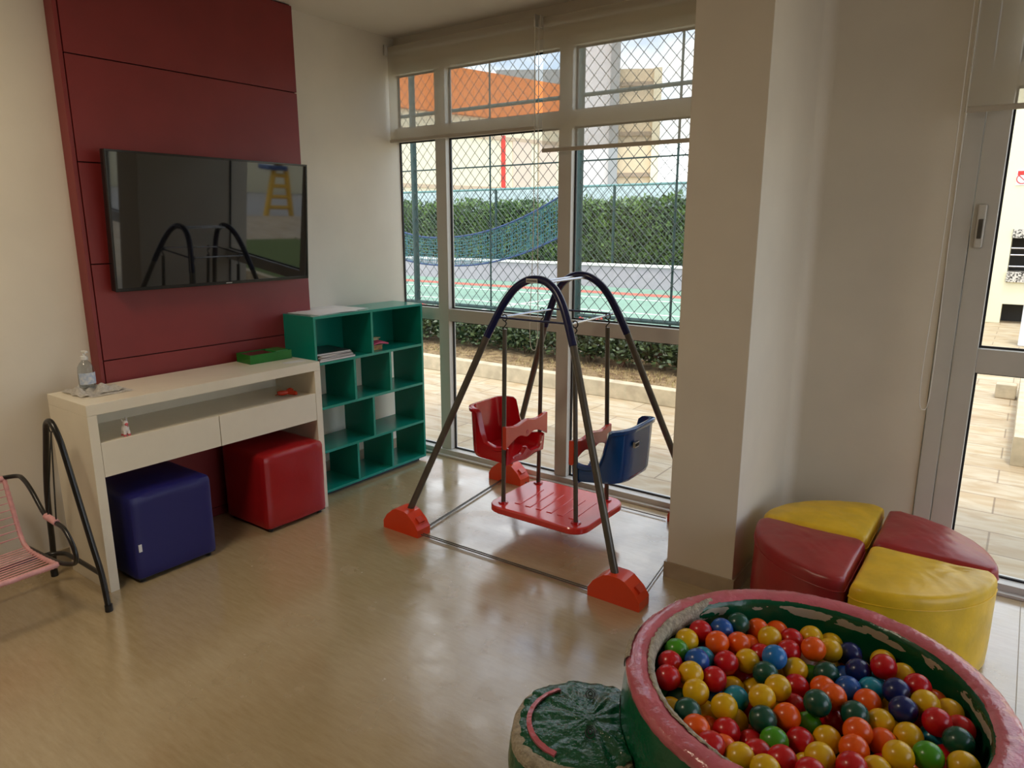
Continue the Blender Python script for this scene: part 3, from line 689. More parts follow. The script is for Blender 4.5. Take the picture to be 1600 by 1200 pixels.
bm = BM(); loft(bm, [headring(.987, .148, .01, 1), headring(.982, .162, .01, 2), headring(.955, .174, .012, 3), headring(.915, .180, .02, 4), headring(.86, .1825, .03, 5), headring(.80, .1815, .05, 6)], False, False)
obj('torn_edge_band', bm, M['cloth'], bp_, label='beige cloth where the vinyl has torn')
bm = BM(); rings = [headring(k, .181+.018*(1-k)-.004*(k > .9), .045 if k > .8 else 0, 9, -.006, .012) for k in [.915, .88, .81, .72, .64, .56, .48, .40, .32, .24, .16, .08]]
loft(bm, rings, False, True)
for v in bm.verts:
    q = Vector((v.co.x, v.co.y))-HE; u, w_ = q.dot(ha), q.dot(hp)+.045; r_ = math.hypot(u-.02, w_); a = math.atan2(w_, u-.02)
    v.co.z += .007*noise.noise(Vector((math.cos(a)*5, math.sin(a)*5, r_*9)))*min(1, r_/.08)+.007*abs(noise.noise(Vector((u*16, w_*44+3*noise.noise(Vector((u*8, w_*8, 1))), 4))))+.0015
    v.co.z -= .004*math.exp(-(w_/.006)**2)
obj('head_top', bm, mat('crinkled_green_vinyl', (.002, .085, .035), .10, bump=1.0, bscale=13, bdist=.03, coat=.4), bp_, ang=80)
def hpt(u, v, z): p = HE+ha*u+hp*v; return Vector((p.x, p.y, z))
bm = BM(); N_ = 30; rings = []
for i in range(N_+1):
    a = R(-62)+R(124)*i/N_
    for_w = .012
    def q(rr): return hpt(.035+rr*math.cos(a)*.95, -.045+rr*math.sin(a)*.95, .1935)
    A_, B_ = q(.158), q(.173); rings.append([(A_.x, A_.y, .1895), (A_.x, A_.y, .1960+.001*math.sin(i*2)), (B_.x, B_.y, .1925+.001*math.sin(i*2)), (B_.x, B_.y, .186)])
loft(bm, rings); obj('smile', bm, M['pinkvinyl'], bp_)
for sv in (-.105, .062):
    bm = BM(); c0 = hpt(.015, sv+.0, .2050); ring = [c0+Vector((ha.x*.013*math.cos(a)+hp.x*.022*math.sin(a), ha.y*.013*math.cos(a)+hp.y*.022*math.sin(a), 0)) for a in [2*math.pi*i/28 for i in range(28)]]
    tube(bm, ring, .0014, 6, closed=True); tube(bm, [c0+(p_-c0)*.45+hp.to_3d()*.004 for p_ in ring], .0020, 6, closed=True)
    tube(bm, [c0+(ring[4]-c0)*1.5, c0+(ring[9]-c0)*1.35+Vector((0, 0, .001)), c0+(ring[13]-c0)*1.4], .0010, 6)
    obj('eye', bm, M['gasket'], bp_)

# balls: pixel measurements turned into places in the pool, then settled so that none overlap
CROP = {'A': (1010, 940), 'B': (1190, 950), 'C': (1360, 1000), 'D': (1030, 1070), 'E': (1190, 1070), 'F': (1370, 1070)}
BALLS = '''A 655 325 R 0;A 455 480 Y 1;A 290 590 L 1;A 470 625 B 0;A 235 720 R 1;A 200 885 R 0;A 525 860 Y 0;A 710 705 C 0;A 960 350 B 0;A 1150 320 G 1;A 880 500 O 0;A 1150 530 O 0;A 1280 505 O 1;A 1390 350 O 0;A 1120 420 Y 2;A 700 600 R 2;A 890 740 Y 1;A 1010 800 R 0;A 1240 730 Y 0;A 1400 650 R 1;A 1430 600 Y 2;A 820 970 R 0;A 615 1120 Y 0;A 1060 1070 Y 1;A 380 1050 O 1;A 170 1150 L 1;A 1180 970 R 2;A 1330 930 R 2;A 1490 900 G 0;A 1340 1110 Y 1;B 170 290 O 1;B 100 400 Y 0;B 375 400 R 0;B 370 540 R 0;B 150 600 S 0;B 620 370 Y 1;B 610 500 O 0;B 850 530 Y 0;B 870 470 Y 1;B 1080 570 N 0;B 330 610 R 2;B 415 770 Y 0;B 570 700 P 1;B 820 690 Y 1;B 810 830 G 0;B 1230 790 N 0;B 1050 830 O 2;B 610 860 L 1;B 1030 870 B 1;B 1080 1010 B 0;B 1470 900 C 0;B 1360 1020 C 0;B 440 990 R 0;B 200 1040 Y 0;B 230 850 Y 1;B 600 1030 G 2;B 760 1010 O 1;B 890 1110 O 0;B 690 1190 G 0;B 1320 1180 O 0;E 1060 240 Y 1;E 400 250 R 1;E 450 210 G 2;C 150 330 R 0;C 160 280 Y 2;C 375 450 Y 0;C 600 590 R 0;C 350 650 N 0;C 660 790 Y 0;C 820 770 O 1;C 240 820 Y 1;C 400 880 N 0;C 620 1010 R 1;C 920 980 R 0;C 1020 920 Y 1;C 140 1020 Y 0;C 1160 1100 R 1;D 220 190 G 1;D 350 340 G 0;D 150 320 Y 0;D 710 190 B 1;D 950 195 C 0;D 815 285 Y 0;D 570 360 Y 1;D 940 470 Y 1;D 460 550 O 0;D 610 570 O 1;D 840 590 R 0;D 640 760 R 0;D 890 760 G 1;D 800 800 O 1;D 1000 910 Y 0;D 1150 720 R 1;D 1250 860 R 0;D 1290 165 Y 0;D 1120 290 R 1;D 1285 450 G 0;D 1420 330 Y 1;D 1415 710 L 0;D 1320 1060 Y 0;D 1540 950 R 0;D 1060 640 O 2;E 315 400 O 0;E 580 480 L 1;E 900 460 R 1;E 1175 380 G 0;E 1200 590 O 0;E 480 710 R 0;E 820 690 Y 0;E 730 910 Y 0;E 1160 810 O 0;E 1510 720 O 0;E 1130 1030 R 0;E 560 1040 Y 1;E 590 1090 R 0;E 1430 1080 Y 0;E 1520 1050 R 1;E 320 860 G 2;E 950 900 G 2;E 1390 870 N 2;E 320 560 R 2;E 160 990 R 2;F 270 890 Y 0;F 390 650 Y 0;F 710 670 C 0;F 640 900 L 0;F 1010 690 G 1;F 900 930 R 1;F 1160 990 C 1;F 1190 1090 Y 1;F 530 1070 O 1;F 850 1110 R 1'''
F0 = np.array([-math.sin(YAW), math.cos(YAW), 0]); RV = np.array([math.cos(YAW), math.sin(YAW), 0]); ZV = np.array([0, 0, 1.])
FV = F0*math.cos(PITCH)-ZV*math.sin(PITCH); UV = np.cross(RV, FV); CV = np.array([0, 0, CAM_H])
def ray(px, py):
    d = FV+RV*(px-800)/1105-UV*(py-600)/1105; return d/np.linalg.norm(d)
def proj(p):
    v = np.array(p)-CV; z = v@FV; return 800+1105*(v@RV)/z, 600-1105*(v@UV)/z
BR = .0372; pos = []; cols = []; rays = []
for s in BALLS.split(';'):
    k, x, y, c, l = s.split(); ox, oy = CROP[k]; px, py = ox+float(x)/8, oy+float(y)/8
    z = (.262, .232, .195)[int(l)]; d = ray(px, py); pos.append(CV+d*((z-CAM_H)/d[2])); cols.append(c); rays.append(d)
P_ = np.array(pos); D_ = np.array(rays); n0 = len(P_); c2 = np.array([QC.x, QC.y])
for it in range(400):
    for i in range(n0):
        dv = P_[i]-P_; dist = np.linalg.norm(dv, axis=1); dist[i] = 9
        for j in np.where(dist < 2*BR*.985)[0]:
            push = dv[j]/max(dist[j], 1e-4)*(2*BR-dist[j])*.25
            P_[i] += push; P_[j] -= push
    rel = P_[:, :2]-c2; rad = np.linalg.norm(rel, axis=1); over = rad > RI-.014-BR
    P_[over, :2] = c2+rel[over]*((RI-.014-BR)/rad[over])[:, None]
    if it < 340:   # draw back towards the measured sight line
        t = ((P_-CV)*D_).sum(1)[:, None]; P_ += (CV+D_*t-P_)*.22
    P_[:, 2] = np.clip(P_[:, 2], .10, .30)
allp = [tuple(p) for p in P_]; allc = list(cols)
rnd = random.Random(3); dd = 2*BR
def tryadd(x, y, z, c):
    if math.hypot(x-c2[0], y-c2[1]) > RI-.012-BR: return False
    for q in allp:
        if (q[0]-x)**2+(q[1]-y)**2+(q[2]-z)**2 < (dd*.97)**2: return False
    allp.append((x, y, z)); allc.append(c); return True
for z in (.262, .245, .22, .20, .175, .15):
    for tr in range(700):
        a = rnd.random()*2*math.pi; r = (RI-.05)*math.sqrt(rnd.random())
        x, y = c2[0]+r*math.cos(a), c2[1]+r*math.sin(a)
        if z > .21:
            u_, v_ = proj((x, y, z))
            if v_ < 1195 and z > .21: continue
        if len(allp) >= 285: break
        tryadd(x, y, z+rnd.uniform(-.006, .006), rnd.choice('RRYYOOGBNCL'))
bm = BM(); bmesh.ops.create_uvsphere(bm, u_segments=32, v_segments=18, radius=BR)
for f in bm.faces: f.smooth = True
base = {}
for k in BALLC:
    me = bpy.data.meshes.new('play_ball_'+BALLC[k][0].replace(' ', '_')); bm.to_mesh(me); me.materials.append(M['ball'+k]); base[k] = me
bm.free()
pr_ = [proj(p) for p in allp]; nvis = n0; used = {}
def nb(i, fn):
    best, bd = None, 1e9
    for j in range(n0):
        if j == i: continue
        dx, dy = pr_[j][0]-pr_[i][0], pr_[j][1]-pr_[i][1]
        if fn(dx, dy):
            d_ = dx*dx+dy*dy
            if d_ < bd: best, bd = j, d_
    return None if best is None or bd > 75**2 else BALLC[allc[best]][0]
for i, (p, c) in enumerate(zip(allp, allc)):
    o = bpy.data.objects.new('play_ball', base[c]); COL.objects.link(o); o.location = p; o.rotation_euler = (rnd.random()*3, rnd.random()*3, 0)
    o['category'] = 'ball'; o['group'] = 'plastic balls in the ball pool'
    cn = BALLC[c][0]
    if i < n0:
        lf, rt = nb(i, lambda dx, dy: dx < 0 and abs(dy) < abs(dx)), nb(i, lambda dx, dy: dx > 0 and abs(dy) < abs(dx)); bk, fr = nb(i, lambda dx, dy: dy < 0 and abs(dx) <= abs(dy)), nb(i, lambda dx, dy: dy > 0 and abs(dx) <= abs(dy))
        parts = []
        parts.append((lf or 'pool wall')+' left'); parts.append((rt or 'pool wall')+' right'); parts.append((bk or 'pool wall')+' behind')
        lab = cn+' pool ball with '+', '.join(parts)
        if lab in used: lab += ', '+(fr or 'rim')+' in front'
        used[lab] = 1; o['label'] = lab
    else:
        o['label'] = cn+' plastic ball lying deep among the other balls'; o['group'] = cn+' plastic balls buried in the pool'

# ------------------------------------------------------------------ pink cord hanging chair in its black frame
hc = thing('hanging_bench', 'small black framed hanging bench strung with pink cord', 'bench', (-3.2, .72, 0))
ye, yo = 1.190, .20
for y in (ye, yo):
    dy = -.035 if y == ye else .035
    A = [(-2.975, y, .012), (-3.000, y, .16), (-3.035, y+dy*.2, .30), (-3.135, y+dy*.6, .66), (-3.160, y+dy*.7, .735), (-3.190, y+dy*.8, .785), (-3.222, y+dy*.8, .800), (-3.258, y+dy*.8, .782), (-3.290, y+dy*.7, .72), (-3.380, y+dy*.6, .45), (-3.470, y, .17), (-3.500, y, .012)]
    bm = BM(); tube(bm, cr_spline(A, 6), .0125, 12); fo = obj('a_frame', bm, M['blackmetal'], hc)
    for q in (A[0], A[-1]):
        bm = BM(); tube(bm, [(q[0], q[1], .001), (q[0], q[1], .03)], .0155, 12); obj('rubber_foot', bm, M['black'], fo)
    bm = BM(); tube(bm, [(-3.222+.016*math.cos(a), y+dy*.8, .768+.016*math.sin(a)) for a in [2*math.pi*k/14 for k in range(14)]], .003, 6, closed=True); obj('hook', bm, M['blackmetal'], fo)
B_ = [(-3.000, ye-.002, .165), (-3.25, ye-.002, .165), (-3.33, ye-.01, .165), (-3.37, ye-.05, .165), (-3.38, ye-.12, .165), (-3.38, yo+.12, .165), (-3.37, yo+.05, .165), (-3.33, yo+.01, .165), (-3.25, yo+.002, .165), (-3.000, yo+.002, .165)]
bm = BM(); tube(bm, cr_spline(B_, 6), .010, 10); obj('base_brace', bm, M['blackmetal'], hc)
ys, y2 = 1.085, .305
for y in (ys, y2):
    s_ = [(-3.500, y-.05 if y == ys else y+.05, .525), (-3.44, y, .535), (-3.37, y, .535), (-3.30, y, .500), (-3.19, y, .415), (-3.08, y, .408), (-3.02, y, .398), (-2.965, y, .35), (-2.945, y, .30), (-2.975, y, .262), (-3.05, y-.02 if y == ys else y+.02, .250), (-3.2, y-.02 if y == ys else y+.02, .235), (-3.37, y-.03 if y == ys else y+.03, .235)]
    bm = BM(); tube(bm, cr_spline(s_, 5), .0095, 10); a_ = obj('arm_tube', bm, M['blackmetal'], hc)
    bm = BM(); tube(bm, [(-3.185, y, .414), (-3.085, y, .409)], .0135, 12); obj('pink_grip', bm, M['pinkcord'], a_)
    yh = ye-.028 if y == ys else yo+.028
    bm = BM(); tube(bm, [(-3.222, yh, .755), (-3.165, y, .42)], .003, 6); tube(bm, [(-3.222, yh, .755), (-3.09, y, .415)], .003, 6); obj('hanger_rope', bm, M['blackmetal'], hc)
ya, yb = ys-.035, y2+.035
BT = (-3.485, .525); BS = (-3.375, .245); FS = (-3.045, .250)
bm = BM(); tube(bm, [(BT[0], ya, BT[1]), (BT[0], yb, BT[1])], .012, 10); obj('top_rail', bm, M['pinkcord'], hc)
bm = BM(); nr = 120
tube(bm, [(FS[0], ya+(yb-ya)*i/nr, FS[1]) for i in range(nr+1)], [.0125 if i % 2 else .0105 for i in range(nr+1)], 10); obj('front_rail', bm, M['pinkcord'], hc)
for y in (ya, yb):
    bm = BM(); tube(bm, cr_spline([(BT[0], y, BT[1]), (-3.44, y, .40), (-3.395, y, .28), (-3.34, y, .238), (-3.2, y, .236), (FS[0], y, FS[1])], 10), [.0105 if i % 2 else .009 for i in range(51)], 8); obj('side_rail', bm, M['pinkcord'], hc)
bm = BM(); rr_ = random.Random(5)
for i in range(9):   # cross cords of the backrest
    s = (i+.5)/9; x = BT[0]+(-3.385-BT[0])*s; z = BT[1]+(.265-BT[1])*s; d_ = .004
    for k in (-1, 1): tube(bm, [(x, ya, z), (x+.003+k*d_*.5, (ya+yb)/2, z-.006+k*.009), (x, yb, z+k*.014)], .0019, 5)
obj('back_cords', bm, M['pinkcord'], hc)
bm = BM()
for i in range(13):
    s = (i+.5)/13; x = -3.365+(-3.06+3.365)*s; z = .240
    for k in (-1, 1): tube(bm, [(x, ya, z), (x+k*.005, (ya+yb)/2, z-.012), (x+k*.010, yb, z)], .0024, 5)
obj('seat_cords', bm, M['pinkcord'], hc)

# ------------------------------------------------------------------ small things on the console table
tw = BM(); n = 26; 
def towel(bm, x0, x1, y0, y1, z0, amp, sd, rot):
    V = []
    for i in range(n+1):
        row = []
        for j in range(n+1):
            x = x0+(x1-x0)*i/n; y = y0+(y1-y0)*j/n
            ez = 1.6*abs(noise.noise(Vector((x*14+sd, y*19, sd))))+.1; edge = min(i, n-i, j, n-j)/4.
            row.append(bm.verts.new((x+.006*noise.noise(Vector((y*30, sd, 2))), y+.006*noise.noise(Vector((x*30, sd, 5))), z0+amp*ez*min(1, .35+edge))))
        V.append(row)
    for i in range(n):
        for j in range(n): bm.faces.new((V[i][j], V[i+1][j], V[i+1][j+1], V[i][j+1]))
towel(tw, -3.475, -3.275, 1.315, 1.495, cz+.003, .034, 1, 0); towel(tw, -3.44, -3.245, 1.345, 1.53, cz+.001, .010, 7, 0)
bmesh.ops.solidify(tw, geom=tw.faces[:], thickness=.0015)
tag(obj('folded_cloth', tw, mat('grey_white_cloth', (.78, .75, .71), .9, var=.12, vscale=120)), 'crumpled grey white cloth under the clear bottle on console table', 'cloth')
bt = thing('pump_bottle', 'clear sanitiser pump bottle on crumpled cloth, end of console table', 'bottle', (-3.385, 1.395, cz+.022))
bx, by, bz0 = -3.385, 1.395, cz+.022
bm = BM(); lathe(bm, [(.001, 0), (.030, 0), (.034, .004), (.034, .075), (.031, .095), (.022, .112), (.014, .120), (.012, .126), (.012, .134)], (bx, by, bz0), 28); obj('bottle_body', bm, M['bottle_plastic'], bt)
bm = BM(); lathe(bm, [(.001, .006), (.030, .006), (.032, .010), (.032, .060), (.001, .060)], (bx, by, bz0), 28); obj('clear_gel', bm, glass_mat('gel', (.86, .89, .90), 1.33), bt)
bm = BM(); lathe(bm, [(.0352, .018), (.0352, .070)], (bx, by, bz0), 20, a0=R(-80), a1=R(60)); obj('paper_label', bm, mat('blue_white_label', (.70, .72, .76), .5, col2=(.38, .48, .66), vscale=60), bt)
bm = BM(); lathe(bm, [(.013, .126), (.015, .127), (.015, .142), (.006, .145), (.006, .160), (.001, .160)], (bx, by, bz0), 18); box(bm, bx-.012, bx+.03, by-.007, by+.007, bz0+.158, bz0+.168, bev=.003); obj('pump_head', bm, mat('clear_pump', (.72, .72, .70), .25), bt)
gb = thing('craft_box', 'low green plastic box of craft bits on console table', 'box', (-3.40, 2.335, cz))
def gbx(a, b, c, d, e, f, bv=.004): bm = BM(); box(bm, a, b, c, d, e, f, bev=bv); return bm
rot = Matrix.Rotation(R(-3), 4, 'Z'); piv = (-3.40, 2.335, cz)
bm = BM(); box(bm, -3.475, -3.335, 2.205, 2.462, cz+.0005, cz+.004, rot=rot, piv=piv)
for q in ((-3.475, -3.470, 2.205, 2.462), (-3.340, -3.335, 2.205, 2.462), (-3.470, -3.340, 2.205, 2.210), (-3.470, -3.340, 2.457, 2.462)): box(bm, *q, cz+.004, cz+.050, bev=.0015, rot=rot, piv=piv)
obj('tray', bm, M['green_lego'], gb)
bm = BM(); box(bm, -3.465, -3.345, 2.215, 2.36, cz+.006, cz+.046, bev=.003, rot=rot, piv=piv); obj('dark_card', bm, mat('dark_red_card', (.10, .02, .02), .4), gb)
bm = BM(); box(bm, -3.460, -3.350, 2.372, 2.452, cz+.006, cz+.052, bev=.004, rot=rot, piv=piv); obj('green_packet', bm, mat('green_packet', (.03, .28, .06), .2, bump=.4), gb)
bm = BM(); box(bm, -3.25, -3.20, 2.33, 2.45, cz+.0003, cz+.0012, rot=Matrix.Rotation(R(-8), 4, 'Z'), piv=(-3.22, 2.39, cz)); tag(obj('paper_slip', bm, M['paper']), 'small white paper slip in front of green box', 'paper')
# unicorn figure
ux, uy, uz = -3.155, 1.430, .6845
un = thing('unicorn_figurine', 'tiny white and pink unicorn figurine standing on drawer ledge', 'figurine', (ux, uy, uz))
def blob(bm, c, r, sc=(1, 1, 1)):
    q = bmesh.ops.create_uvsphere(bm, u_segments=14, v_segments=10, radius=r)
    for v in q['verts']: v.co = Vector((c[0]+v.co.x*sc[0], c[1]+v.co.y*sc[1], c[2]+v.co.z*sc[2]))
bm = BM(); blob(bm, (ux-.004, uy, uz+.030), .018, (1, .9, 1.25)); blob(bm, (ux+.002, uy, uz+.058), .013, (1.1, .95, 1)); tube(bm, [(ux, uy, uz+.035), (ux+.002, uy, uz+.055)], [.013, .010], 10)
for s in (-1, 1):
    tube(bm, [(ux+.008, uy+.008*s, uz+.025), (ux+.010, uy+.009*s, uz+.0085)], .006, 8); tube(bm, [(ux-.012, uy+.008*s, uz+.022), (ux-.012, uy+.009*s, uz+.0085)], .006, 8); tube(bm, [(ux-.002, uy+.008*s, uz+.066), (ux-.003, uy+.012*s, uz+.078)], [.004, .001], 6)
bd = obj('body', bm, mat('white_figurine', (.80, .76, .74), .4), un)
bm = BM(); blob(bm, (ux+.014, uy, uz+.054), .0075); blob(bm, (ux+.006, uy+.004, uz+.042), .006)
for s in (-1, 1):
    for q in (.010, -.012): tube(bm, [(ux+q, uy+.009*s, uz+.0005), (ux+q, uy+.009*s, uz+.0085)], .0066, 8)
obj('muzzle_and_hooves', bm, mat('pink_figurine', (.60, .12, .14), .4), un)
bm = BM(); tube(bm, [(ux+.004, uy, uz+.068), (ux+.008, uy, uz+.088)], [.0028, .0005], 8); obj('horn', bm, M['chrome'], un)
# red toy lobster-like claw toy
bm = BM(); tx, ty, tz = -3.215, 2.325, .680
tube(bm, cr_spline([(tx-.02, ty-.045, tz+.020), (tx-.012, ty-.020, tz+.018), (tx-.008, ty+.012, tz+.016)], 5), [.010, .011, .013, .013, .014, .014, .014, .013, .013, .012, .010], 10)
tube(bm, cr_spline([(tx-.008, ty+.01, tz+.016), (tx+.018, ty+.035, tz+.013), (tx+.034, ty+.038, tz+.010)], 4), [.010, .012, .013, .013, .013, .012, .011, .009, .007], 8)
tube(bm, cr_spline([(tx-.01, ty+.008, tz+.020), (tx-.018, ty+.035, tz+.026), (tx-.016, ty+.055, tz+.022)], 4), [.009, .010, .011, .012, .011, .010, .008, .006, .004], 8)
for k in range(3): tube(bm, [(tx-.02+.005*k, ty-.03+.015*k, tz+.014), (tx-.05+.005*k, ty-.04+.018*k, tz+.004)], [.004, .002], 6)
tag(obj('toy_claw', bm, M['redtoy']), 'small red orange plastic toy lying in the console table shelf', 'toy')

# ------------------------------------------------------------------ things on the teal shelf
bm = BM(); box(bm, -3.595, -3.29, 2.60, 3.02, sz+.0003, sz+.0022, rot=Matrix.Rotation(R(6), 4, 'Z'), piv=(-3.44, 2.8, sz)); tag(obj('paper_sheet', bm, M['paper']), 'large white paper sheet lying on top of teal shelf', 'paper')
bm = BM(); box(bm, -3.49, -3.28, 2.63, 2.92, sz+.0026, sz+.0042, rot=Matrix.Rotation(R(-9), 4, 'Z'), piv=(-3.38, 2.8, sz)); tag(obj('paper_sheet', bm, mat('whiter_paper', (.86, .84, .84), .5)), 'smaller white sheet overlapping the large paper on shelf top', 'paper')
mags = [('magazine with dark cover at bottom of stack in teal shelf', (.05, .04, .04), .014, 0, .27), ('pale magazine second from bottom of the shelf stack', (.45, .40, .38), .008, 2, .255), ('brown magazine in the middle of the shelf stack', (.20, .12, .09), .009, -3, .25), ('cream magazine second from top of the shelf stack', (.50, .44, .38), .008, 4, .24), ('black folder lying on top of the shelf magazine stack', (.025, .025, .027), .012, -5, .235)]
z = .8183
for lab, c, th, an, wdt in mags:
    r_ = Matrix.Rotation(R(an), 4, 'Z'); pv = (-3.36, 2.70, z)
    cov = mat('cover_'+str(len(bpy.data.materials)), c, .3)
    t = thing('magazine' if 'magazine with' in lab or 'folder' not in lab else 'folder', lab, 'magazine' if 'folder' not in lab else 'folder', (-3.36, 2.70, z), 'magazines on the teal shelf')
    bm = BM(); box(bm, -3.478, -3.244, 2.585, 2.585+wdt, z+.0004, z+.0014, rot=r_, piv=pv); box(bm, -3.478, -3.244, 2.585, 2.585+wdt, z+th-.0014, z+th-.0003, rot=r_, piv=pv); box(bm, -3.478, -3.244, 2.5835, 2.5855, z+.0004, z+th-.0003, rot=r_, piv=pv); obj('cover', bm, cov, t)
    bm = BM(); box(bm, -3.476, -3.247, 2.5865, 2.583+wdt, z+.0015, z+th-.0015, rot=r_, piv=pv); obj('pages', bm, M['paper'], t)
    z += th
tb = thing('woven_box', 'small yellow patterned box in the top right cubby', 'box', (-3.34, 3.07, .8183))
bm = BM(); box(bm, -3.385, -3.295, 3.035, 3.125, .8185, .846, bev=.003); obj('box_body', bm, mat('yellow_patterned', (.55, .36, .10), .7, col2=(.35, .12, .06), vscale=60), tb)
bm = BM(); box(bm, -3.388, -3.292, 3.032, 3.128, .846, .850, bev=.001); obj('box_lid', bm, mat('straw_lid', (.50, .34, .16), .7), tb)
bm = BM(); rings = []
for i in range(9):
    s = i/8; rings.append([(-3.375+.02*s, 3.025+.15*s, .8515+.012*math.sin(s*3)), (-3.285-.01*s, 3.03+.15*s, .8515+.008*math.sin(s*4)), (-3.285-.01*s, 3.03+.15*s, .8535+.016*math.sin(s*3.1)), (-3.375+.02*s, 3.025+.15*s, .860+.014*math.sin(s*3))])
loft(bm, rings); tag(obj('pink_pouch', bm, mat('pink_fabric', (.60, .07, .16), .6)), 'bright pink pouch draped over the yellow box in cubby', 'pouch')
bm = BM(); box(bm, -3.375, -3.315, 3.035, 3.115, .879, .886, bev=.002); box(bm, -3.37, -3.33, 3.045, 3.145, .886, .891, bev=.002); tag(obj('toy_tray', bm, mat('pale_green_toy', (.45, .50, .25), .5, col2=(.5, .2, .1), vscale=50)), 'pale green flat toy on top of the pink pouch', 'toy')

# ------------------------------------------------------------------ housing for the added fill light, out of view
for i, (x, y, s, lab) in enumerate(((-2.5, .2, .32, 'square white fill panel added above the hanging bench side of the room'),)):
    t = thing('fill_panel', lab, 'ceiling lamp', (x, y, CH-.06))
    bm = BM(); box(bm, x-s, x+s, y-s, y+s, CH-.025, CH-.001, bev=.004); obj('fill_housing', bm, M['frame'], t)

# ------------------------------------------------------------------ outside: ground, patio, planter
sbox('ground', M['asphalt'], -60, 60, -40, 90, -.30, -.12)
bm = BM(); box(bm, -14, 8, WY+.06, 12.2, -.11, -.004); box(bm, -1.5, 8, 12.2, 17, -.11, -.004); obj('patio_floor', bm, M['patio'], kind='structure')
bm = BM(); box(bm, -12, -1.6, 5.80, 5.92, -.004, .150, bev=.008); box(bm, -1.72, -1.6, 5.92, 6.95, -.004, .150, bev=.008); tag(obj('planter_curb', bm, M['curb']), 'low sandstone kerb edging the shrub bed outside the window', 'kerb')
bm = BM(); box(bm, -12, -1.72, 5.92, 6.95, -.004, .125)
bmesh.ops.subdivide_edges(bm, edges=bm.edges[:], cuts=20, use_grid_fill=True)
for v in bm.verts:
    if v.co.z > .12: v.co.z += .03*noise.noise(v.co*3)+.05*max(0, (v.co.y-6.1))
sl = obj('planter_soil', bm, M['soil'], kind='structure')
# blades of dry grass on the bed
bm = BM(); rg = random.Random(11)
for i in range(3500):
    x = rg.uniform(-8.5, -1.78); y = rg.uniform(5.945, 6.5); z = .12+.05*max(0, y-6.1); a = rg.random()*6.28; h_ = rg.uniform(.01, .035); dx, dy = math.cos(a)*.006, math.sin(a)*.006
    vs = [bm.verts.new((x-dx, y-dy, z)), bm.verts.new((x+dx, y+dy, z)), bm.verts.new((x+rg.uniform(-.02, .02), y+rg.uniform(-.02, .02), z+h_))]; bm.faces.new(vs)
o = obj('dry_grass', bm, mat('straw_grass', (.42, .34, .15), .9, col2=(.25, .17, .07), vscale=5), kind='stuff'); tag(o, 'dry straw coloured grass along the planter kerb', 'grass'); o['kind'] = 'stuff'
def leafcloud(bm, rg, fn, n, size, dirb=.6):
    for i in range(n):
        p = Vector(fn(rg)); a = rg.random()*6.283; e = rg.uniform(-.5, 1.2); d = Vector((math.cos(a)*math.cos(e), math.sin(a)*math.cos(e), math.sin(e))); s = d.cross(Vector((rg.uniform(-1, 1), rg.uniform(-1, 1), rg.uniform(-1, 1)))).normalized()
        L_ = size*rg.uniform(.6, 1.3); w_ = L_*.28
        vs = [bm.verts.new(p), bm.verts.new(p+d*L_*.5+s*w_), bm.verts.new(p+d*L_), bm.verts.new(p+d*L_*.5-s*w_)]; bm.faces.new(vs)
protos = []
for k in range(3):
    rg = random.Random(20+k)
    bf = BM(); leafcloud(bf, rg, lambda r: (max(-.3, min(.3, r.gauss(0, .15))), max(-.25, min(.25, r.gauss(0, .10))), max(.10, min(.50, .29+r.gauss(0, .11)))), 1500, .065)
    bs_ = BM()
    for i in range(16):
        a = rg.random()*6.28; r1 = rg.uniform(.05, .3)
        tube(bs_, [(rg.uniform(-.05, .05), rg.uniform(-.05, .05), 0), (math.cos(a)*r1*.5, math.sin(a)*r1*.35, .2), (math.cos(a)*r1, math.sin(a)*r1*.7, .42)], [.006, .004, .002], 5)
    bl = BM()
    for i in range(9):
        c = Vector((rg.gauss(0, .13), rg.gauss(-.05, .07), rg.uniform(.34, .54)))
        for j in range(16):
            d = Vector((rg.gauss(0, 1), rg.gauss(0, 1), abs(rg.gauss(0, 1)))).normalized()*.032; s = d.cross(Vector((rg.random(), rg.random(), rg.random()))).normalized()*.010
            vs = [bl.verts.new(c+d*.6-s), bl.verts.new(c+d*.6+s), bl.verts.new(c+d*1.1+s), bl.verts.new(c+d*1.1-s)]; bl.faces.new(vs)
    def raw(name, b, m):
        me = bpy.data.meshes.new(name); b.to_mesh(me); b.free(); me.materials.append(m); return me
    protos.append((raw('foliage', bf, M['leaf2']), raw('stems', bs_, M['twig']), raw('flowers', bl, M['flower'])))
rg = random.Random(2)
for i in range(17):
    x = -8.6+i*.405; t = thing('flowering_shrub', 'low dark leafed shrub with pink flowers in row below the chain link fence', 'shrub', (x, 6.60+rg.uniform(-.04, .04), .14), 'flowering shrubs along the planter')
    t.rotation_euler = (0, 0, rg.choice((0, math.pi))); t.scale = (1, 1, rg.uniform(.74, .86))
    for nm, me in zip(('foliage', 'stems', 'flowers'), protos[i % 3]):
        c = bpy.data.objects.new(nm, me); COL.objects.link(c); c.parent = t
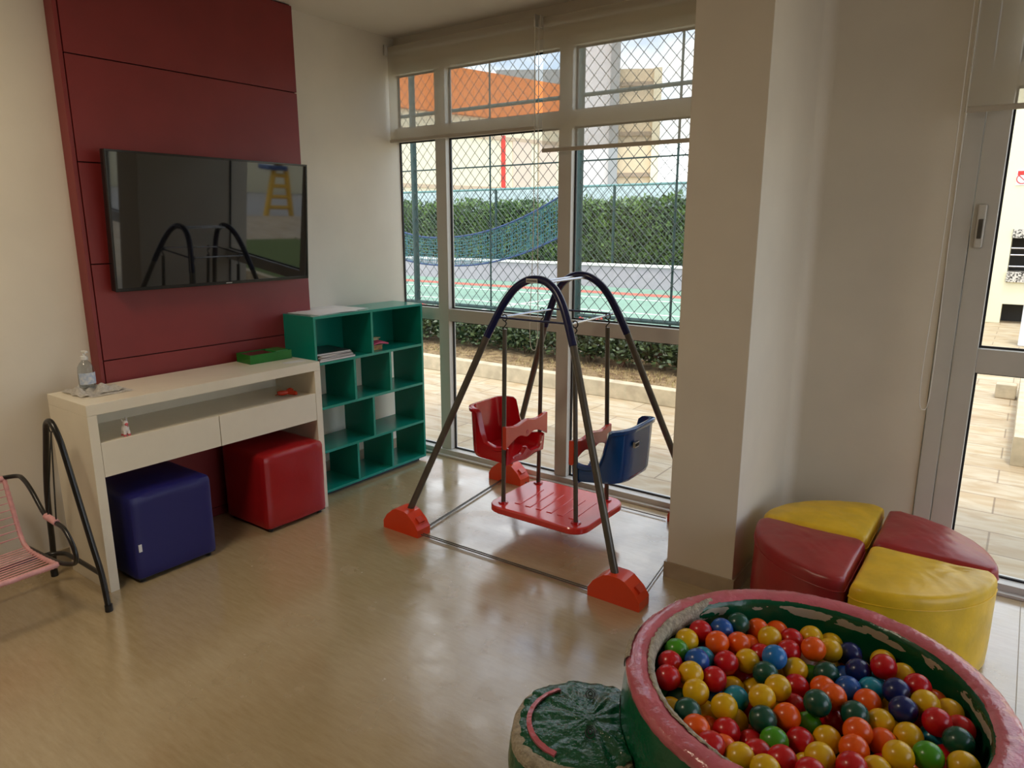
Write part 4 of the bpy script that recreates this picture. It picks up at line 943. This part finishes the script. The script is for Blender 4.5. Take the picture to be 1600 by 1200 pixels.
# retaining wall under the fence, court
sbox('retaining_wall', M['whitetop'], -14, -1.5, 6.96, 7.16, -.1, .50)
sbox('court_floor', M['court'], -30, -1.6, 7.16, 13.2, -.1, .35)
bm = BM(); box(bm, -29, -2, 10.9, 13.0, .3500, .3535); obj('court_red_strip', bm, M['courtred'], kind='structure') if False else bm.free()
bm = BM(); box(bm, -29, -2, 11.55, 11.95, .3502, .3530); obj('trim_2', bm, M['courtred'], kind='structure')
bm = BM(); box(bm, -29, -2, 10.9, 10.98, .3502, .3530); box(bm, -6.6, -6.52, 8, 10.9, .3502, .3530); box(bm, -29, -2, 9.2, 9.26, .3502, .3530); obj('trim_3', bm, M['courtwhite'], kind='structure')
sbox('court_wall', M['greywall'], -30, -1.6, 12.85, 13.05, .35, .775)
sbox('court_wall_cap', M['whitetop'], -30, -1.6, 12.82, 13.08, .775, .815)
sbox('boundary_wall', M['palewall'], -40, -1.7, 14.3, 14.5, 0, 2.44)
# hedge
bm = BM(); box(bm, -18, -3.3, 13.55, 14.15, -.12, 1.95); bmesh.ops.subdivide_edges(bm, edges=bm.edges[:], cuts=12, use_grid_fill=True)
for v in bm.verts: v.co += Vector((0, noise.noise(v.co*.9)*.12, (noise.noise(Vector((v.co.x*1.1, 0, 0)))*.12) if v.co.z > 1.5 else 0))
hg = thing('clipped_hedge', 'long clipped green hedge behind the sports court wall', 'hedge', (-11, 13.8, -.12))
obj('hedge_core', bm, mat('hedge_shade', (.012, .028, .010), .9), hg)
bm = BM(); rg = random.Random(4)
def hfn(r):
    x = r.uniform(-17.5, -3.2); tz = 2.02+.11*noise.noise(Vector((x*1.4, 0, 0)))+.05*noise.noise(Vector((x*5, 3, 0)))
    if r.random() < .80: return (x, 13.46+max(-.08, r.gauss(0, .045))+.12*noise.noise(Vector((x*.9, 2, 1))), r.uniform(.75, tz))
    return (x, r.uniform(13.42, 13.9), tz+r.gauss(0, .05))
leafcloud(bm, rg, hfn, 26000, .10); obj('hedge_leaves', bm, M['leaf'], hg)

# chain link fence
fn = thing('chain_link_fence', 'tall green chain link fence between planter and sports court', 'fence', (-6, 7.05, .5))
FY = 7.0; fx0, fx1, fz0, fz1 = -11.0, -1.6, .585, 4.6
for x in (-9.2, -6.69, -4.18, -1.68):
    bm = BM(); tube(bm, [(x, FY+.03, .49), (x, FY+.03, fz1)], .040, 14); obj('post', bm, M['fence'], fn)
for x in (-7.95, -5.425, -3.03):
    bm = BM(); tube(bm, [(x, FY+.02, .49), (x, FY+.02, fz1)], .014 if x > -4 else .011, 8); obj('thin_post', bm, M['fence'], fn)
for z, r in ((.575, .024), (2.275, .009), (2.955, .022), (fz1, .024)):
    bm = BM(); tube(bm, [(fx0, FY+.02, z), (fx1, FY+.02, z)], r, 8); obj('rail', bm, M['fence'], fn)
bm = BM(); s = .142; Hh = fz1-fz0
k = fx0-Hh
while k < fx1:
    for sg in (1, -1):
        a = [k, fz0]; b = [k+Hh*.92, fz1]
        if sg == -1: a, b = [k, fz1], [k+Hh*.92, fz0]
        # clip to fence width
        def at(x): t_ = (x-a[0])/(b[0]-a[0]); return a[1]+(b[1]-a[1])*t_
        xa, xb = max(fx0, a[0]), min(fx1, b[0])
        if xb-xa > .05: tube(bm, [(xa, FY-.012*sg*.4, at(xa)), (xb, FY-.012*sg*.4, at(xb))], .0036, 4, cap=False)
    k += s
obj('wire_mesh', bm, M['wire'], fn)

ff = thing('court_fence', 'fine wire fence with teal top rail in front of the hedge', 'fence', (-12, 13.2, .8))
for x in (-19, -16, -13, -10, -7, -4):
    bm = BM(); tube(bm, [(x, 13.15, .8), (x, 13.15, 2.37)], .03, 8); obj('post', bm, M['fence'], ff)
bm = BM(); tube(bm, [(-20, 13.15, 2.36), (-2, 13.15, 2.36)], .025, 8); obj('rail', bm, mat('teal_rail', (.12, .25, .24), .5), ff)
bm = BM(); k = -21.5
while k < -2:
    for sg in (1, -1):
        a, b = ((k, .83), (k+1.5, 2.36)) if sg == 1 else ((k, 2.36), (k+1.5, .83))
        tube(bm, [(a[0], 13.14, a[1]), (b[0], 13.14, b[1])], .005, 3, cap=False)
    k += .125
obj('wire_mesh', bm, mat('light_wire', (.10, .14, .11), .6), ff)
# sagging sports net
nt_ = thing('sports_net', 'sagging blue green sports net hanging over the court', 'net', (-8, 9.5, .9))
def npt(px, py, y=9.5):
    d = ray(px, py); t = y/d[1]; return CV+d*t
topp = [(600, 352), (628, 362), (660, 370), (700, 371), (740, 366), (780, 355), (820, 338), (850, 322), (893, 296)]
botp = [(600, 398), (628, 405), (660, 412), (700, 415), (740, 414), (780, 407), (820, 395), (850, 382), (893, 362)]
tp = cr_spline([npt(*p) for p in topp], 6); bt_ = cr_spline([npt(*p) for p in botp], 6)
bm = BM(); tube(bm, tp, .016, 6); tube(bm, bt_, .016, 6); obj('border_tape', bm, mat('blue_tape', (.03, .06, .16), .6), nt_)
bm = BM()
for i in range(9):
    f = (i+.5)/9; tube(bm, [a+(b-a)*f+Vector((0, .01*math.sin(j*1.7+i), .012*math.sin(j*2.1+i*2))) for j, (a, b) in enumerate(zip(tp, bt_))], .0055, 4, cap=False)
m_ = len(tp)
for i in range(0, 110):
    q = i/110*(m_-1); j = int(q); f = q-j; a = tp[j].lerp(tp[min(j+1, m_-1)], f); b = bt_[j].lerp(bt_[min(j+1, m_-1)], f); tube(bm, [a, (a+b)/2+Vector((.03*math.sin(i*1.3), .02, 0)), b], .0055, 4, cap=False)
obj('net_mesh', bm, M['net'], nt_)
npost = npt(897, 470); bm = BM(); tube(bm, [(npost[0], 9.5, .35), (npost[0], 9.5, 2.5)], .05, 14); obj('net_post', bm, M['fence'], nt_)

# ------------------------------------------------------------------ outside: buildings
def at_px(px, py, dist):
    d = ray(px, py); return CV+d*(dist/math.hypot(d[0], d[1]))
# orange topped building receding to the right
A = Vector(at_px(575, 350, 29)); dr = Vector((math.sin(R(14)), math.cos(R(14)), 0)); nrl = Vector((-dr.y, dr.x, 0))
def slab(bm, s0, s1, z0, z1, d0, d1):
    vs = [bm.verts.new(A+dr*s+nrl*d+Vector((0, 0, z-A.z))) for s in (s0, s1) for d in (d0, d1) for z in (z0, z1)]
    for f in ((0, 1, 3, 2), (4, 6, 7, 5), (0, 4, 5, 1), (2, 3, 7, 6), (0, 2, 6, 4), (1, 5, 7, 3)): bm.faces.new([vs[i] for i in f])
ob = thing('office_building', 'cream building with orange upper band behind hedge, left', 'building', (A.x, A.y, 0))
bm = BM(); slab(bm, -4, 10.8, -.1, 6.05, 0, 9); obj('wall', bm, M['creamwall'], ob)
bm = BM(); slab(bm, -4, 10.9, 6.05, 7.85, -.25, 9.1); obj('orange_band', bm, M['orangewall'], ob)
bm = BM(); slab(bm, 6.75, 6.95, -.1, 5.4, -.06, .1); obj('red_pipe', bm, mat('red_paint', (.65, .05, .03), .6), ob)
for s_ in (7.4, 9.0):
    bm = BM(); slab(bm, s_, s_+1.1, 2.7, 5.3, -.04, .1); obj('window_recess', bm, mat('pale_window', (.70, .55, .42), .6), ob)
bm = BM(); slab(bm, -4, 10.8, 3.05, 3.2, -.05, .1); slab(bm, -4, 10.8, 5.2, 5.35, -.05, .1); obj('ledge', bm, mat('ledge_brown', (.55, .42, .28), .7), ob)
bm = BM(); slab(bm, .3, 1.2, -.1, 5.9, -.3, .1); obj('white_pier', bm, M['whitewall'], ob)
# grey roofed low building seen just above the orange band
g = Vector(at_px(835, 140, 60)); g2 = Vector(at_px(900, 110, 60)); gb_ = thing('warehouse', 'distant grey roofed building above the orange one', 'building', (g.x, g.y, 0))
ex = (Vector(at_px(905, 350, 60))-Vector(at_px(795, 350, 60))); ex.z = 0; ex.normalize(); ey = Vector((-ex.y, ex.x, 0))
def bblock(bm, o_, x0, x1, y0, y1, z0, z1, zs=None):
    vs = []
    for s in (x0, x1):
        for d in (y0, y1):
            for z in (z0, z1): vs.append(bm.verts.new(Vector((o_.x, o_.y, 0))+ex*s+ey*d+Vector((0, 0, z))))
    for f in ((0, 1, 3, 2), (4, 6, 7, 5), (0, 4, 5, 1), (2, 3, 7, 6), (0, 2, 6, 4), (1, 5, 7, 3)): bm.faces.new([vs[i] for i in f])
bm = BM(); bblock(bm, g, -2.5, 8, 0, 14, -.1, 12.4); obj('wall', bm, M['whitewall'], gb_)
bm = BM(); bblock(bm, g, -3, 8.2, -.5, 14, 12.4, 13.4); obj('roof', bm, M['greyroof'], gb_)
# white tower and beige tower
g = Vector(at_px(893, 350, 42)); ex = (Vector(at_px(990, 350, 42))-Vector(at_px(893, 350, 42))); ex.z = 0; ex.normalize(); ey = Vector((-ex.y, ex.x, 0))
wt = thing('tower_block', 'tall white windowless tower block beside the beige one', 'building', (g.x, g.y, 0))
bm = BM(); bblock(bm, g, -.6, 2.32, 0, 8, -.1, 22); obj('wall', bm, M['whitewall'], wt)
bm = BM(); bblock(bm, g, 2.0, 2.5, -.5, .1, -.1, 22); obj('corner_pier', bm, M['greyroof'], wt)
btw = thing('apartment_building', 'beige apartment building with brown ledges, right of white tower', 'building', (g.x, g.y+2, 0))
bm = BM(); bblock(bm, g, 2.5, 4.75, .2, 8, -.1, 9.9); obj('wall', bm, M['beigewall'], btw)
bm = BM()
for z_ in (4.2, 6.4, 9.0): bblock(bm, g, 2.5, 4.8, .05, .4, z_, z_+.22)
obj('ledge', bm, mat('ledge_brown', (.34, .26, .18), .7), btw)
bm = BM(); bblock(bm, g, 4.35, 4.78, -.1, .3, -.1, 9.9); obj('corner_pier', bm, M['creamwall'], btw)

# ------------------------------------------------------------------ outside the glass door: barbecue wall, planter box
BYq = 14.2
zq = lambda py: float(npt(1590, py, BYq)[2])
z1_, z2_, z3_, z4_, z5_ = zq(358), zq(372), zq(425), zq(441), zq(476)
bq = thing('barbecue_counter', 'built in granite and plaster barbecue seen through the glass door', 'barbecue', (.8, BYq, 0))
bm = BM(); box(bm, -1.4, 4.2, BYq, BYq+.8, z1_, 4.2); box(bm, -1.4, -.32, BYq, BYq+.8, 0, z1_); obj('plaster_wall', bm, M['bbqwall'], bq)
bm = BM(); box(bm, -.32, 4.2, BYq-.03, BYq+.8, z2_, z1_, bev=.004); box(bm, -.32, 4.2, BYq-.05, BYq+.8, z4_, z3_, bev=.004); obj('granite_slab', bm, M['granite'], bq)
bm = BM(); box(bm, -.32, 4.2, BYq+.5, BYq+.8, z3_, z2_); box(bm, -.32, 4.2, BYq+.4, BYq+.8, 0, z5_); obj('dark_recess', bm, M['recess_shade'], bq)
bm = BM(); box(bm, -.32, 4.2, BYq, BYq+.5, z5_, z4_); obj('apron', bm, M['bbqwall'], bq)
for f_ in (.30, .50, .84):
    bm = BM(); tube(bm, [(-.31, BYq+.04, z2_+(z3_-z2_)*f_), (4.1, BYq+.04, z2_+(z3_-z2_)*f_)], .014, 8); obj('spit_bar', bm, M['chrome'], bq)
sg_ = thing('warning_sign', 'small white sign with red heading and ban symbol on plaster wall', 'sign', (-.10, BYq, 1.9))
P0 = npt(1590, 266, BYq-.01); P1 = npt(1606, 289, BYq-.01)
bm = BM(); box(bm, P0[0], P1[0], BYq-.012, BYq-.001, P1[2], P0[2]); obj('sign_plate', bm, M['white'], sg_)
rm = mat('sign_red', (.65, .03, .02), .5)
bm = BM(); box(bm, P0[0]+.01, P1[0]-.01, BYq-.014, BYq-.0121, P0[2]-.075, P0[2]-.012); obj('red_heading', bm, rm, sg_)
cxs, czs = (P0[0]+P1[0])/2, (P0[2]+P1[2])/2-.015
bm = BM(); tube(bm, [(cxs+.075*math.cos(a), BYq-.016, czs+.075*math.sin(a)) for a in [2*math.pi*k/20 for k in range(20)]], .007, 6, closed=True); tube(bm, [(cxs-.052, BYq-.016, czs+.052), (cxs+.052, BYq-.016, czs-.052)], .006, 6); obj('ban_symbol', bm, rm, sg_)
pb = thing('planter_box', 'stone edged lawn bed to the right of patio walkway', 'planter', (1.2, 7.0, 0))
bm = BM(); box(bm, .05, .15, 5.70, 8.45, -.004, .20, bev=.005); box(bm, .15, 4.0, 5.70, 5.80, -.004, .20, bev=.005); box(bm, .15, 4.0, 8.35, 8.45, -.004, .20, bev=.005); obj('stone_edge', bm, M['curb'], pb)
bm = BM(); box(bm, .15, 4.0, 5.80, 8.35, -.004, .17); obj('lawn', bm, M['lawn'], pb)
pwa, pwb = npt(1589, 543, 11.6), npt(1589, 455, 11.6)
bm = BM(); box(bm, float(pwa[0]), float(pwa[0])+.6, 11.6, 12.0, -.004, float(pwb[2]), bev=.02); tag(obj('white_pillar', bm, M['whitewall']), 'short white pillar standing in front of the barbecue', 'pillar')
bm = BM(); box(bm, -.13, .035, 7.95, 8.10, -.004, .13, bev=.01); tag(obj('stone_block', bm, M['curb']), 'small stone block beside the lawn bed corner', 'stone')

# yellow play tower outside on the far right (seen as a reflection in the television)
yt = thing('play_ladder', 'yellow plastic play ladder with a ball top, mirrored in television', 'play ladder', (8.6, 11.4, -.12))
yx, yy = 8.6, 11.4
for s_ in (-.38, .38):
    bm = BM(); tube(bm, [(yx, yy+s_, -.1), (yx, yy+s_*.45, 1.05)], .07, 10); obj('rail', bm, M['yellowplastic'], yt)
for k in range(4):
    z_ = .12+k*.26; w_ = .38-.055*k
    bm = BM(); tube(bm, [(yx, yy-w_, z_), (yx, yy+w_, z_)], .05, 10); obj('rung', bm, M['yellowplastic'], yt)
bm = BM(); blob(bm, (yx, yy-.05, 1.32), .2); obj('ball_top', bm, M['yellowplastic'], yt)
bm = BM(); box(bm, yx-.2, yx+.2, yy-.5, yy+.1, 1.02, 1.14, bev=.03); obj('blue_platform', bm, M['blueplastic'], yt)
bm = BM(); box(bm, 14, 14.3, 5, 20, -.12, 1.4); obj('far_wall', bm, M['bbqwall'], kind='structure')
